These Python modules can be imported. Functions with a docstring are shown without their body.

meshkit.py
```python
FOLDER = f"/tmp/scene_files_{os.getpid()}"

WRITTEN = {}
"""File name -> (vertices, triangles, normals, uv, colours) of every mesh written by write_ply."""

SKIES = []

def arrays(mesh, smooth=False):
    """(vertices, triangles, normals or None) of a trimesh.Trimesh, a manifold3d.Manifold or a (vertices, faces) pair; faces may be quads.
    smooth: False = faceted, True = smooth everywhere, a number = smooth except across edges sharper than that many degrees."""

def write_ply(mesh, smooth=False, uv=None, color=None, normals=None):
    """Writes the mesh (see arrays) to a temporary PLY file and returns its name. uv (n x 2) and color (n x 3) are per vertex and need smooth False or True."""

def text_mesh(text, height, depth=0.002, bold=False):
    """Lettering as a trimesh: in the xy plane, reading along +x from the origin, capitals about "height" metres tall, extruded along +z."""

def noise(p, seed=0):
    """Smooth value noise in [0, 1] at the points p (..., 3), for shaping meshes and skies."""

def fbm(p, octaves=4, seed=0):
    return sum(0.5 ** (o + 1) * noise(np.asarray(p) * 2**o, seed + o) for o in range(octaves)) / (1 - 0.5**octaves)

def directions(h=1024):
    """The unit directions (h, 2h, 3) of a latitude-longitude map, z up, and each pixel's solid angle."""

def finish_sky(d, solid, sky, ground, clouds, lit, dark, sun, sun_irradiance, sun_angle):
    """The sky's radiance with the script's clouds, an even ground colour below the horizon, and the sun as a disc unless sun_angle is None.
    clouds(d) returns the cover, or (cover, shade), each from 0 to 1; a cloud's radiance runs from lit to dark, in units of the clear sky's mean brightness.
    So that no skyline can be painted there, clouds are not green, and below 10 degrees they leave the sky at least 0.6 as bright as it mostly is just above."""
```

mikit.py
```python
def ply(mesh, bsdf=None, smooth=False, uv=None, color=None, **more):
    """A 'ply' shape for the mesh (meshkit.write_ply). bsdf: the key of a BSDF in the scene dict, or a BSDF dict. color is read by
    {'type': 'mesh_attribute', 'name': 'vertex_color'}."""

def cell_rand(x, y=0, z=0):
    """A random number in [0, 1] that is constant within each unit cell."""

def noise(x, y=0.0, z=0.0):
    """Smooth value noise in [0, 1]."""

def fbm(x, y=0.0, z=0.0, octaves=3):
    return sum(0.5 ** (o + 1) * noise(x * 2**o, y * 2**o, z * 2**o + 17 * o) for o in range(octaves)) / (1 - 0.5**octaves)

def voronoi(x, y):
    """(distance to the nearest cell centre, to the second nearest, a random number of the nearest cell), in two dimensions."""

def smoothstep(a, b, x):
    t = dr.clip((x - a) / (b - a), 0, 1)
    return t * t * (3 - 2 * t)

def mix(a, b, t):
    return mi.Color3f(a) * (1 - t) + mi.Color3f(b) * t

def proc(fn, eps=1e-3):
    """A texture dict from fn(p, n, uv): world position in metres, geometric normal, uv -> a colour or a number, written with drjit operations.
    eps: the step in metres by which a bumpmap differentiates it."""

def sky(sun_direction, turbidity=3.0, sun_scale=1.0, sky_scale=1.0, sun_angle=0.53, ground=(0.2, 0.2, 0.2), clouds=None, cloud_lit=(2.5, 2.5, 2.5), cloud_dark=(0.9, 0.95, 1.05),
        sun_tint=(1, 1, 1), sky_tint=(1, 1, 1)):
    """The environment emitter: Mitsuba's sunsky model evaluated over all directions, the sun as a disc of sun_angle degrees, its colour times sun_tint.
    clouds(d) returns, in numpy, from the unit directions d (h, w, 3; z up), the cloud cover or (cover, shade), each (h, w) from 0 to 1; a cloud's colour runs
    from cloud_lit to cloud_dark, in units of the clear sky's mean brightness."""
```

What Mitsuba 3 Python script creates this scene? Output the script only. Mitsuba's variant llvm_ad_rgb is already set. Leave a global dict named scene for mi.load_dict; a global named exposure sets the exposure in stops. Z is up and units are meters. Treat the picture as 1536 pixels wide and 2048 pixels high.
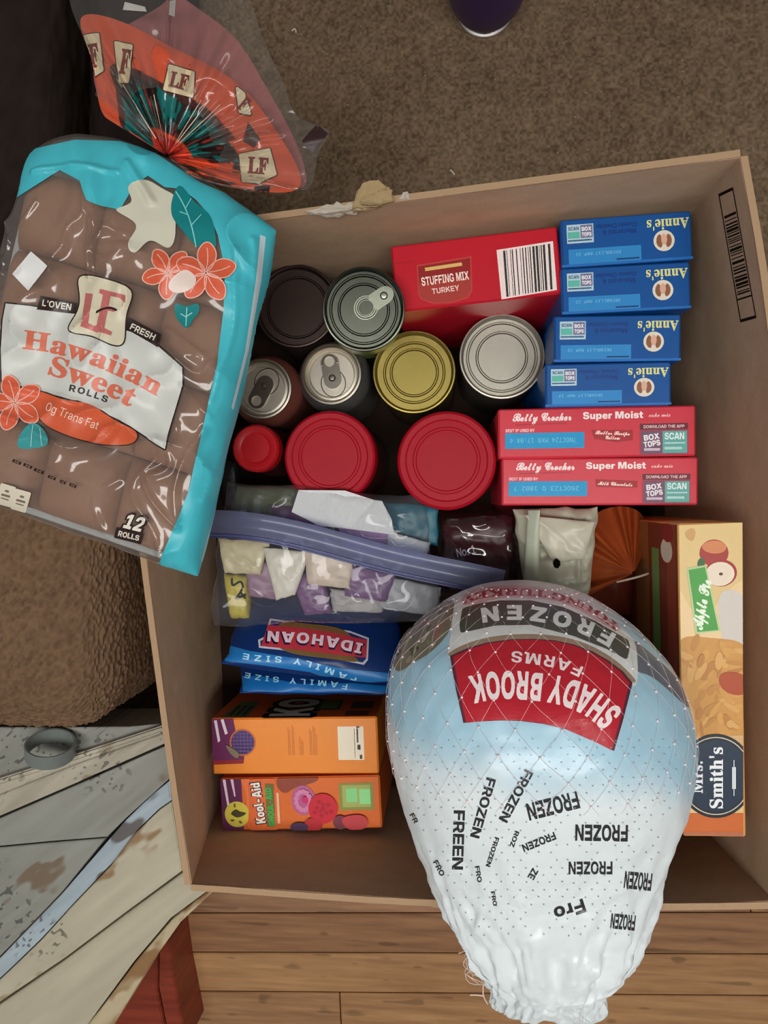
import math, glob, random
import numpy as np, trimesh, mitsuba as mi, drjit as dr, mikit, meshkit, manifold3d as m3
from PIL import Image, ImageDraw, ImageFont
from shapely import box as sbox, union_all, affinity
from shapely.geometry import Polygon, Point, LineString
from mikit import noise, fbm, smoothstep, mix, cell_rand

T = mi.ScalarTransform4f
rng = np.random.default_rng(7)
scene, labels = {}, {}
exposure = 0.0

# ------------------------------------------------------------------ camera (world: z up, x to the right of the picture, y to its top)
F, W, H = 1540.0, 1536, 2048
CAMZ = 0.80
_d = np.array([132.0, -24.0, F]); _d /= np.linalg.norm(_d)           # straight down, in camera axes (right, down, forward)
_z = -_d
_x = np.array([1.0, 0, 0]); _x -= _x.dot(_z) * _z; _x /= np.linalg.norm(_x)
ROT = np.array([_x, np.cross(_z, _x), _z])
EYE = np.array([0, 0, CAMZ])
_f, _u = ROT @ np.array([0, 0, 1.0]), ROT @ np.array([0, -1.0, 0])
scene['camera'] = {'type': 'perspective', 'fov': math.degrees(2 * math.atan(W / 2 / F)), 'fov_axis': 'x', 'near_clip': 0.01,
                   'to_world': T().look_at(origin=EYE.tolist(), target=(EYE + _f).tolist(), up=_u.tolist())}
# ------------------------------------------------------------------ light: a ceiling lamp towards the bottom of the picture, and the dim room
LAMP = np.array([0.08, -0.28, 1.85])
scene['room_light'] = {'type': 'constant', 'radiance': {'type': 'rgb', 'value': [0.16, 0.157, 0.152]}}
scene['ceiling_lamp'] = {'type': 'rectangle', 'to_world': T().look_at(origin=LAMP.tolist(), target=[0.08, -0.1, 0.1], up=[0, 1, 0]) @ T().scale([0.80, 0.16, 1]),
                         'emitter': {'type': 'area', 'radiance': {'type': 'rgb', 'value': [14.6, 14.3, 13.7]}}}
labels['ceiling_lamp'] = {'label': 'flat rectangular white lamp shining down over the open box', 'category': 'lamp'}


def rays(p):
    p = np.atleast_2d(np.asarray(p, float))
    d = np.column_stack([p[:, 0] - W / 2, p[:, 1] - H / 2, np.full(len(p), F)]) @ ROT.T
    return d / np.linalg.norm(d, axis=1, keepdims=True)


def at(px, py, z):
    """The point at height z that the photograph's pixel measures to."""
    d = rays([[px, py]])[0]
    return EYE + d * (z - CAMZ) / d[2]


def ats(p, z):
    d = rays(p)
    z = np.broadcast_to(z, (len(d),))
    return EYE + d * ((z - CAMZ) / d[:, 2])[:, None]


def C(r, g, b, k=1.0):
    c = np.array([r, g, b], float) / 255
    c = np.where(c < 0.04045, c / 12.92, ((c + 0.055) / 1.055) ** 2.4) * k
    return np.clip(c, 0, 0.95)


# ------------------------------------------------------------------ materials
VC = {'type': 'mesh_attribute', 'name': 'vertex_color'}
def mat(key, d, two=True):
    scene[key] = {'type': 'twosided', 'bsdf': d} if two else d
def P(base, rough, **k):
    return {'type': 'principled', 'base_color': base, 'roughness': rough, **k}
mat('m_matte', {'type': 'diffuse', 'reflectance': VC})
mat('m_print', P(VC, 0.45, specular=0.4))
mat('m_satin', P(VC, 0.36, specular=0.35))
mat('m_gloss', P(VC, 0.16, specular=0.6))
mat('m_metal', P(VC, 0.28, metallic=1.0))
mat('m_dull', P(VC, 0.5, specular=0.2))
mat('m_lid', P(VC, 0.46, metallic=1.0))
mat('m_film', {'type': 'thindielectric', 'int_ior': 1.42}, False)
mat('m_film_pink', {'type': 'blendbsdf', 'weight': 0.5, 'a': {'type': 'thindielectric', 'int_ior': 1.5, 'specular_transmittance': {'type': 'rgb', 'value': [0.8, 0.5, 0.5]}},
                    'b': {'type': 'twosided', 'bsdf': P({'type': 'rgb', 'value': C(196, 116, 118).tolist()}, 0.2)}}, False)
mat('m_film_blue', {'type': 'blendbsdf', 'weight': 0.34, 'a': {'type': 'thindielectric', 'int_ior': 1.5, 'specular_transmittance': {'type': 'rgb', 'value': [0.6, 0.65, 0.85]}},
                    'b': {'type': 'twosided', 'bsdf': P({'type': 'rgb', 'value': C(146, 150, 180).tolist()}, 0.3)}}, False)
mat('m_haze', {'type': 'blendbsdf', 'weight': 0.05, 'a': {'type': 'thindielectric', 'int_ior': 1.42},
               'b': {'type': 'twosided', 'bsdf': P({'type': 'rgb', 'value': C(190, 190, 200).tolist()}, 0.3)}}, False)


mat('m_wrap', {'type': 'blendbsdf', 'weight': 0.20, 'a': {'type': 'thindielectric', 'int_ior': 1.8},
               'b': {'type': 'twosided', 'bsdf': P({'type': 'rgb', 'value': C(168, 156, 148).tolist()}, 0.16, specular=0.9)}}, False)  # grey base in the blend stands for room light reflected by the film


def f_card(p, n, uv):
    a = fbm(p.x * 60, p.y * 60, p.z * 60)
    b = noise(p.x * 900, p.y * 900, p.z * 300)
    return mix(C(172, 143, 115).tolist(), C(194, 165, 137).tolist(), dr.clip(a * 0.75 + b * 0.3, 0, 1))
mat('m_card', P(mikit.proc(f_card), 0.75, specular=0.2))


def f_carpet(p, n, uv):
    a = fbm(p.x * 14, p.y * 14, 0.0)
    b = noise(p.x * 420, p.y * 420, 3.0)
    c = fbm(p.x * 160, p.y * 160, 1.0)
    t = dr.clip(0.5 + (b - 0.5) * 0.7 + (c - 0.5) * 0.5 + (a - 0.5) * 0.4, 0, 1)
    return mix(C(86, 70, 54).tolist(), C(138, 116, 94).tolist(), t)
def f_carpet_h(p, n, uv):
    return 0.0018 * fbm(p.x * 300, p.y * 300, 0.0)
mat('m_carpet', {'type': 'bumpmap', 'arbitrary': mikit.proc(f_carpet_h, 0.0006), 'scale': 1.0, 'bsdf': {'type': 'diffuse', 'reflectance': mikit.proc(f_carpet)}})


def wood(k, c0, c1):
    def f(p, n, uv):
        g = fbm(p.x * 7 + k * 3.1, p.y * 160, k)
        h = fbm(p.x * 30 + k, p.y * 330, k + 5)
        s = smoothstep(0.86, 0.93, noise(p.x * 30 + k * 9, p.y * 130, 2.0))
        return mix(c0, c1, dr.clip(g * 0.7 + h * 0.45 - 0.1, 0, 1)) * (1 - 0.35 * s)
    return f
WOODS = [((122, 86, 56), (182, 138, 98)), ((110, 74, 50), (168, 124, 86)), ((134, 94, 60), (188, 144, 100)), ((118, 82, 58), (176, 134, 100))]
for i, (a, b) in enumerate(WOODS):
    mat(f'm_plank_{i}', P(mikit.proc(wood(i, C(*a).tolist(), C(*b).tolist())), 0.38, specular=0.45))
mat('m_redwood', P(mikit.proc(wood(11, C(96, 30, 16).tolist(), C(150, 60, 34).tolist())), 0.4))


def paint(k, c0, c1, worn, lo):
    def f(p, n, uv):
        # streaks run along the boards (their length lies on the diagonal of x and y)
        u, v = p.x * 0.78 + p.y * 0.62, p.y * 0.78 - p.x * 0.62
        g = fbm(u * 14 + k, v * 120, k)
        w = smoothstep(lo, lo + 0.10, fbm(u * 26 + 3 * k, v * 60, 4.0 + k))
        s = smoothstep(0.72, 0.80, noise(u * 260, v * 420, 2.0)) * smoothstep(0.72, 0.85, noise(u * 14, v * 14, 8.0))
        return mix(mix(c0, c1, g), worn, w) * (1 - 0.6 * s)
    return f
L = lambda *c: C(*c).tolist()
mat('m_paint_grey', P(mikit.proc(paint(1, L(122, 122, 114), L(146, 146, 137), L(112, 96, 78), 0.76)), 0.5))
mat('m_paint_pale', P(mikit.proc(paint(2, L(140, 132, 116), L(186, 178, 160), L(124, 106, 84), 0.66)), 0.5))
mat('m_paint_cream', P(mikit.proc(paint(3, L(168, 160, 138), L(188, 180, 158), L(140, 112, 78), 0.68)), 0.5))
mat('m_paint_blue', P(mikit.proc(paint(4, L(128, 142, 152), L(176, 190, 198), L(92, 88, 86), 0.60)), 0.5))
mat('m_paint_tan', P(mikit.proc(paint(5, L(176, 160, 128), L(196, 182, 150), L(140, 106, 66), 0.56)), 0.5))

USED = {}
def nm(name):
    k = USED.get(name, 0); USED[name] = k + 1
    return name if k == 0 else f'{name}_{k:03d}'


def say(key, label, cat=None, group=None, kind=None):
    e = {'label': label}
    if cat: e['category'] = cat
    if group: e['group'] = group
    if kind: e['kind'] = kind
    labels[key] = e


def put(key, mesh, m, col=None, smooth=False, label=None):
    """One entry of the scene; key is numbered when it is taken. col: one linear colour or one per vertex."""
    key = nm(key)
    if isinstance(mesh, list):
        mesh = trimesh.util.concatenate(mesh)
    if col is None:
        scene[key] = mikit.ply(mesh, m, smooth=smooth)
    else:
        col = np.asarray(col, float)
        if col.ndim == 1:
            if smooth is not True and smooth is not False:
                v, f, _ = meshkit.arrays(mesh, smooth)
                mesh, smooth = trimesh.Trimesh(v, f, process=False), True
            elif hasattr(mesh, 'to_mesh'):
                v, f, _ = meshkit.arrays(mesh)
                mesh = trimesh.Trimesh(v, f, process=False)
            n = len(mesh[0]) if isinstance(mesh, tuple) else len(mesh.vertices)
            col = np.tile(col, (n, 1))
        scene[key] = mikit.ply(mesh, m, smooth=smooth, color=col)
    if label: labels[key] = {'label': label}
    return key


# ------------------------------------------------------------------ mesh helpers
def hull(pts):
    return trimesh.convex.convex_hull(np.asarray(pts, float))


def chamfer(o, U, V, N, b=0.0009):
    """A box from corner o along the vectors U, V, N with chamfered edges."""
    L_ = [np.linalg.norm(x) for x in (U, V, N)]
    e = [np.asarray(x) / l for x, l in zip((U, V, N), L_)]
    b = min([b] + [l * 0.4 for l in L_])
    pts = []
    for k in range(3):
        for s in np.ndindex(2, 2, 2):
            c = [(L_[i] if s[i] else 0.0) for i in range(3)]
            for i in range(3):
                if i != k: c[i] += (-b if s[i] else b)
            pts.append(o + sum(e[i] * c[i] for i in range(3)))
    return hull(pts)


def lathe(profile, c=(0, 0, 0), sec=64):
    m = trimesh.creation.revolve(np.array(profile, float), sections=sec)
    m.apply_translation(c)
    return m


def grid_faces(n, m, wrap=False):
    i, j = np.meshgrid(np.arange(n - 1), np.arange(m if wrap else m - 1), indexing='ij')
    j2 = (j + 1) % m
    q = np.stack([i * m + j, i * m + j2, (i + 1) * m + j2, (i + 1) * m + j], -1).reshape(-1, 4)
    return np.vstack([q[:, [0, 1, 2]], q[:, [0, 2, 3]]])


def pillow(c4, thick, n=48, p=4.0, wr=0.0, wf=30.0, seed=0, bow=0.0, edge=0.0, flat=1.0, sharp=3):
    """A closed soft bag over the corners c4 (TL, TR, BR, BL)."""
    base_of = c4 if callable(c4) else None
    if base_of: c4 = [base_of(*x) for x in ((0, 0), (1, 0), (1, 1), (0, 1))]
    c4 = np.asarray(c4, float)
    s = np.sin(np.linspace(-1, 1, n) * math.pi / 2)
    S, Q = np.meshgrid(s, s)
    a, b = (S + 1) / 2, (Q + 1) / 2
    if edge:                                                     # wavy outline
        a = a + edge * (meshkit.noise(np.stack([Q * 4, Q * 0, Q * 0 + seed], -1), seed) - .5) * np.abs(S) ** 3
        b = b + edge * (meshkit.noise(np.stack([S * 4, S * 0, S * 0 + seed + 9], -1), seed) - .5) * np.abs(Q) ** 3
    base = ((1 - a) * (1 - b))[..., None] * c4[0] + (a * (1 - b))[..., None] * c4[1] + (a * b)[..., None] * c4[2] + ((1 - a) * b)[..., None] * c4[3]
    if base_of: base = np.array([[base_of(x, y) for x, y in zip(r0, r1)] for r0, r1 in zip(a, b)])
    nrm = np.cross(c4[1] - c4[0], c4[0] - c4[3]) + np.cross(c4[2] - c4[3], c4[1] - c4[2]); nrm /= np.linalg.norm(nrm)
    if nrm[2] < 0: nrm = -nrm
    prof = np.clip((1 - np.abs(S) ** p) * (1 - np.abs(Q) ** p), 0, 1) ** 0.5
    wv = 0.0
    if wr:
        q = np.stack([base[..., 0], base[..., 1], base[..., 2] * 0 + seed * 1.7], -1) * wf
        q = q + 0.8 * np.stack([meshkit.noise(q * .7, seed + 3), meshkit.noise(q * .7, seed + 4), q[..., 0] * 0], -1)
        r = 1 - np.abs(2 * meshkit.fbm(q, 3, seed) - 1)          # ridged folds
        wv = wr * (r ** sharp - .35) * np.minimum(1, prof * 1.5)
    up = base + nrm * (thick * prof * flat + wv + bow * (1 - Q ** 2))[..., None]
    dn = base + nrm * (-thick * prof - wv * .5 + bow * (1 - Q ** 2))[..., None]
    f = grid_faces(n, n)
    v = np.vstack([up.reshape(-1, 3), dn.reshape(-1, 3)])
    m = trimesh.Trimesh(v, np.vstack([f[:, ::-1], f + n * n]), process=False)
    m.merge_vertices()
    m.fix_normals()
    return m


def sheet(px, z, thick=0.0004):
    """A thin flat sheet with real thickness over a pixel outline at height z (a number or one per corner)."""
    P3 = ats(px, z)
    P2 = P3[:, :2]
    po = Polygon(P2)
    v2, f = trimesh.creation.triangulate_polygon(po, engine='earcut')
    zz = np.array([P3[np.argmin(((P2 - q) ** 2).sum(1)), 2] for q in v2])
    n = len(v2)
    top, bot = np.column_stack([v2, zz]), np.column_stack([v2, zz - thick])
    ring = [int(np.argmin(((v2 - q) ** 2).sum(1))) for q in P2]
    side = []
    for a, b in zip(ring, ring[1:] + ring[:1]):
        side += [[a, b, b + n], [a, b + n, a + n]]
    m = trimesh.Trimesh(np.vstack([top, bot]), np.vstack([f, f[:, ::-1] + n, side]), process=False)
    m.fix_normals()
    return m


def prism(px, z0, z1, bev=0.0):
    """A solid standing on height z0 whose top at height z1 has the measured outline."""
    P2 = Polygon(ats(px, z1)[:, :2]).buffer(0)
    if bev:
        man = None
        parts = []
        for o, a, b in ((0, z0, z1 - bev), (bev * .3, z1 - bev, z1 - bev * .3), (bev, z1 - bev * .3, z1)):
            q = P2.buffer(-o)
            m = trimesh.creation.extrude_polygon(q, b - a, engine='earcut'); m.apply_translation([0, 0, a]); parts.append(m)
        return trimesh.util.concatenate(parts)
    m = trimesh.creation.extrude_polygon(P2, z1 - z0, engine='earcut'); m.apply_translation([0, 0, z0])
    return m


def tube(pts, r, sec=8):
    """A round tube along points, closed at its ends."""
    p = np.asarray(pts, float)
    t = np.gradient(p, axis=0); t /= np.linalg.norm(t, axis=1, keepdims=True) + 1e-12
    a = np.cross(t, np.where(np.abs(t[:, 2:]) < 0.9, [0, 0, 1.0], [1.0, 0, 0])); a /= np.linalg.norm(a, axis=1, keepdims=True) + 1e-12
    b = np.cross(t, a)
    g = np.arange(sec) * 2 * np.pi / sec
    r = np.broadcast_to(r, (len(p),))
    v = p[:, None] + r[:, None, None] * (np.cos(g)[None, :, None] * a[:, None] + np.sin(g)[None, :, None] * b[:, None])
    f = grid_faces(len(p), sec, True)
    n = len(p) * sec
    caps = [[n, (i + 1) % sec, i] for i in range(sec)] + [[n + 1, n - sec + i, n - sec + (i + 1) % sec] for i in range(sec)]
    m = trimesh.Trimesh(np.vstack([v.reshape(-1, 3), p[:1], p[-1:]]), np.vstack([f, caps]), process=False)
    m.fix_normals()
    return m


def spline(pts, n):
    """n points on a smooth curve through the given ones."""
    from scipy.interpolate import CubicSpline
    p = np.asarray(pts, float)
    t = np.r_[0, np.cumsum(np.linalg.norm(np.diff(p, axis=0), axis=1) ** 0.5)]
    return CubicSpline(t, p)(np.linspace(0, t[-1], n))


# ------------------------------------------------------------------ printing: flat shapes and lettering laid on surfaces
_FD = glob.glob("/opt/blender-*/*/datafiles/fonts/")[0]
_FONTS = {}
_BASE = {'serif': (0x1D400, 0x1D41A), 'script': (0x1D4D0, 0x1D4EA), 'ital': (0x1D468, 0x1D482)}
def font(style):
    if style not in _FONTS:
        f = ImageFont.truetype(_FD + ('NotoSansMath-Regular.woff2' if style in _BASE else 'DejaVuSansMono.woff2' if style == 'mono' else 'Inter.woff2'), 72)
        if style not in _BASE and style != 'mono':
            f.set_variation_by_axes([32, {'sans': 500, 'bold': 750, 'heavy': 900}[style]])
        _FONTS[style] = f
    return _FONTS[style]


def chars(s, style):
    if style in _BASE:
        A, a = _BASE[style]
        s = ''.join(chr(A + ord(c) - 65) if 'A' <= c <= 'Z' else chr(a + ord(c) - 97) if 'a' <= c <= 'z' else c for c in s)
    return s


_GL = {}
def glyphs(s, style, stroke=0):
    """(outline of the string with capitals 1 high, its baseline at y = 0, y down; its width)."""
    k = (s, style, stroke)
    if k not in _GL:
        f, t = font(style), chars(s, style)
        cap = -f.getbbox(chars('H', style), anchor='ls')[1]
        x0, y0, x1, y1 = f.getbbox(t, anchor='ls', stroke_width=stroke)
        im = Image.new('L', (int(x1 - x0 + 8), int(y1 - y0 + 8)))
        ImageDraw.Draw(im).text((4 - x0, 4 - y0), t, 255, f, anchor='ls', stroke_width=stroke)
        on = np.pad(np.asarray(im) > 127, ((0, 0), (1, 1))).astype(np.int8)
        r, st = np.nonzero(np.diff(on, axis=1) == 1)
        en = np.nonzero(np.diff(on, axis=1) == -1)[1]
        g = union_all(sbox(st, r, en, r + 1)).buffer(0.6).buffer(-0.6).simplify(0.7)
        _GL[k] = affinity.affine_transform(g, [1 / cap, 0, 0, 1 / cap, (x0 - 4) / cap, (y0 - 4) / cap]), f.getlength(t) / cap
    return _GL[k]


def TX(s, x, y, h, w=None, ang=0.0, style='bold', stroke=0, skew=0.0):
    """Lettering centred at (x, y), capitals h high, w wide in all, turned by ang degrees clockwise."""
    g, wd = glyphs(s, style, stroke)
    sx = h if w is None else w / wd
    a = math.radians(ang); c, n = math.cos(a), math.sin(a)
    g = affinity.affine_transform(g, [sx, -skew * h, 0, h, -wd * sx / 2 + skew * h / 2, h / 2])
    return affinity.affine_transform(g, [c, -n, n, c, x, y])


def TXC(s, curve, h, style='bold', stroke=0, gap=0.0):
    """Lettering whose letters' middles follow a curve from its first to its last letter's edge."""
    cv = spline(curve, 200) if len(curve) > 2 else np.linspace(curve[0], curve[1], 200)
    q = np.r_[0, np.cumsum(np.linalg.norm(np.diff(cv, axis=0), axis=1))]
    ws = [glyphs(c, style, stroke)[1] if c != ' ' else 0.32 for c in s]
    k = q[-1] / (sum(ws) + gap * (len(s) - 1))
    out, pos = [], 0.0
    for c, w in zip(s, ws):
        m = pos + w * k / 2
        pos += (w + gap) * k
        if c == ' ': continue
        i = int(np.clip(np.searchsorted(q, m), 2, 197))
        t = cv[i + 2] - cv[i - 2]
        out.append(TX(c, *cv[i], h, w * k, math.degrees(math.atan2(t[1], t[0])), style, stroke))
    return union_all(out)


R = lambda x0, y0, x1, y1: sbox(min(x0, x1), min(y0, y1), max(x0, x1), max(y0, y1))
PG = lambda *p: Polygon(p).buffer(0)
def SP(*p):
    """A closed smooth outline through the points."""
    q = np.array(list(p[-2:]) + list(p) + list(p[:3]), float)
    c = spline(q, 16 * len(q))
    k = np.linalg.norm(c - q[2], axis=1)[: 60].argmin()
    e = len(c) - 1 - np.linalg.norm(c[::-1] - q[2 + len(p)], axis=1)[: 80].argmin()
    return Polygon(c[k:e + 1]).buffer(0)
LN = lambda pts, w: LineString(pts).buffer(w / 2, cap_style='flat')
LS = lambda pts, w: LineString(spline(pts, 40)).buffer(w / 2)
def EL(x, y, rx, ry=None, ang=0):
    return affinity.rotate(affinity.scale(Point(x, y).buffer(1.0, 24), rx, ry or rx), ang)
def BARS(x0, y0, x1, y1, n, seed, upright=True):
    r = np.random.default_rng(seed); w = r.choice([1, 1, 2, 3], 2 * n).astype(float); e = np.r_[0, np.cumsum(w)] / w.sum()
    o = []
    for i in range(n):
        a, b = e[2 * i], e[2 * i + 1]
        o.append(R(x0 + (x1 - x0) * a, y0, x0 + (x1 - x0) * b, y1) if upright else R(x0, y0 + (y1 - y0) * a, x1, y0 + (y1 - y0) * b))
    return union_all(o)


class Print:
    """Prints on one thing. place(points n x 2, layer) gives the points on its surface (not finite where there is none)."""
    def __init__(self, owner, place, maxedge=None, m='m_print', clip=None):
        self.clip = clip
        self.owner, self.place, self.maxedge, self.m, self.stack, self.parts = owner, place, maxedge, m, [], {}

    def add(self, part, shape, col, up=True, m=None):
        if self.clip is not None: shape = shape.intersection(self.clip)
        layer = 1 + max([l for s, l in self.stack if s.intersects(shape)], default=0)
        self.stack.append((shape, layer))
        geoms = [g for g in getattr(shape, 'geoms', [shape]) if g.geom_type == 'Polygon' and g.area > 0.05]
        for g in geoms:
            v, f = trimesh.creation.triangulate_polygon(g, engine='earcut')
            if len(f) == 0: continue
            v = np.column_stack([v, np.zeros(len(v))])
            if self.maxedge:
                v, f = trimesh.remesh.subdivide_to_size(v, f, self.maxedge, max_iter=14)
            q = self.place(v[:, :2], layer)
            ok = np.isfinite(q).all(1)
            f = f[ok[f].all(1)]
            if len(f) == 0: continue
            mm = trimesh.Trimesh(np.nan_to_num(q), f, process=False)
            n = mm.face_normals.mean(0)
            if n @ (EYE - mm.triangles_center.mean(0)) < 0: mm.invert()
            self.parts.setdefault((part, m or self.m), []).append((mm, np.tile(np.asarray(col, float), (len(q), 1))))
        return self

    def done(self):
        for (part, m), l in self.parts.items():
            mesh = trimesh.util.concatenate([x[0] for x in l])
            put(f'{self.owner}__' + part.split('#')[0], (mesh.vertices, mesh.faces), m, np.vstack([x[1] for x in l]), smooth=bool(self.maxedge))


def on_level(z):
    return lambda p, k: ats(p, z + 0.00015 + 0.00012 * k)


def on_face(o, U, V, w, h):
    """Place canvas coordinates (w x h) on the flat face with corner o and edges U, V."""
    n = np.cross(U, V); n /= np.linalg.norm(n)
    if n @ (EYE - o) < 0: n = -n
    return lambda p, k: o + p[:, :1] / w * U + p[:, 1:2] / h * V + n * (0.00015 + 0.00012 * k)


def on_mesh(mesh, off=0.0005, step=0.00012):
    def f(p, k):
        d = rays(p)
        loc, ir, it = mesh.ray.intersects_location(np.tile(EYE, (len(d), 1)), d, multiple_hits=False)
        q = np.full((len(d), 3), np.nan)
        q[ir] = loc + mesh.face_normals[it] * 0.4 * off - d[ir] * (off * .6 + step * k)
        return q
    return f


# ------------------------------------------------------------------ cartons
def carton(name, label, cat, quad, zt, zb, col, group=None, side=None, m='m_satin', flap=True):
    """An upright closed carton whose top measures the quad (TL, TR, BR, BL)."""
    q = ats(quad, zt)
    c = q.mean(0); u = ((q[1] - q[0]) + (q[2] - q[3])) / 2; v = ((q[3] - q[0]) + (q[2] - q[1])) / 2
    lu, lv = np.linalg.norm(u), np.linalg.norm(v)
    a = math.atan2(u[1], u[0]) * 0.5 + (math.atan2(v[1], v[0]) + math.pi / 2) * 0.5
    U, V = lu * np.array([math.cos(a), math.sin(a), 0]), lv * np.array([math.sin(a), -math.cos(a), 0])
    o = c - U / 2 - V / 2
    key = nm(name)
    say(key, label, cat, group)
    N = np.array([0, 0, 1.0])
    ft = 0.0007 if flap else 0.0
    put(f'{key}__body', chamfer(np.r_[o[:2], zb], U, V, N * (zt - zb - ft), 0.0011), m, col)
    if flap:
        e, g = U / lu, V / lv
        put(f'{key}__top_flap', chamfer(np.r_[o[:2], zt - ft] + e * .0012 + g * .0010, U - e * .0024, V - g * .0022, N * ft, 0.0003), m, col)
    return key, o, U, V


# ================================================================== the floor
ang = math.radians(2.7)
ex, ey = np.array([math.cos(ang), math.sin(ang)]), np.array([-math.sin(ang), math.cos(ang)])
g = np.linspace(0, 1, 2)
cx0, cx1, cy0, cy1 = -1.3, 1.3, -0.335, 1.3
fl = nm('floor'); labels[fl] = {'label': 'brown speckled carpet meeting narrow strip wood flooring', 'kind': 'structure'}
put(f'{fl}__carpet', trimesh.Trimesh([[cx0, cy0, 0], [cx1, cy0, 0], [cx1, cy1, 0], [cx0, cy1, 0], [cx0, cy0, -.012], [cx1, cy0, -.012], [cx1, cy1, -.012], [cx0, cy1, -.012]],
    [[0, 1, 2], [0, 2, 3], [0, 4, 5], [0, 5, 1]], process=False), 'm_carpet', label='short brown carpet')
PW = 0.0425
y_ref = ey @ at(430, 1905, -.004)[:2]
r_ = np.random.default_rng(3)
for row in range(-9, 6):
    x = -1.0 + r_.uniform(-.5, 0)
    ylo = y_ref + row * PW
    while x < 1.0:
        ln = r_.uniform(.55, 1.15)
        if ylo + PW < cy0 + .02:
            o = ex * x + ey * (ylo + .0005)
            put(f'{fl}__plank', chamfer(np.r_[o, -.018], np.r_[ex * (ln - .001), 0], np.r_[ey * (PW - .001), 0], np.array([0, 0, .014]), .0008), f'm_plank_{r_.integers(4)}')
        x += ln
put(f'{fl}__subfloor', trimesh.Trimesh([[-1.3, -1.2, -.0185], [1.3, -1.2, -.0185], [1.3, cy0, -.0185], [-1.3, cy0, -.0185]], [[0, 1, 2], [0, 2, 3]], process=False), 'm_matte', C(40, 28, 20))

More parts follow.
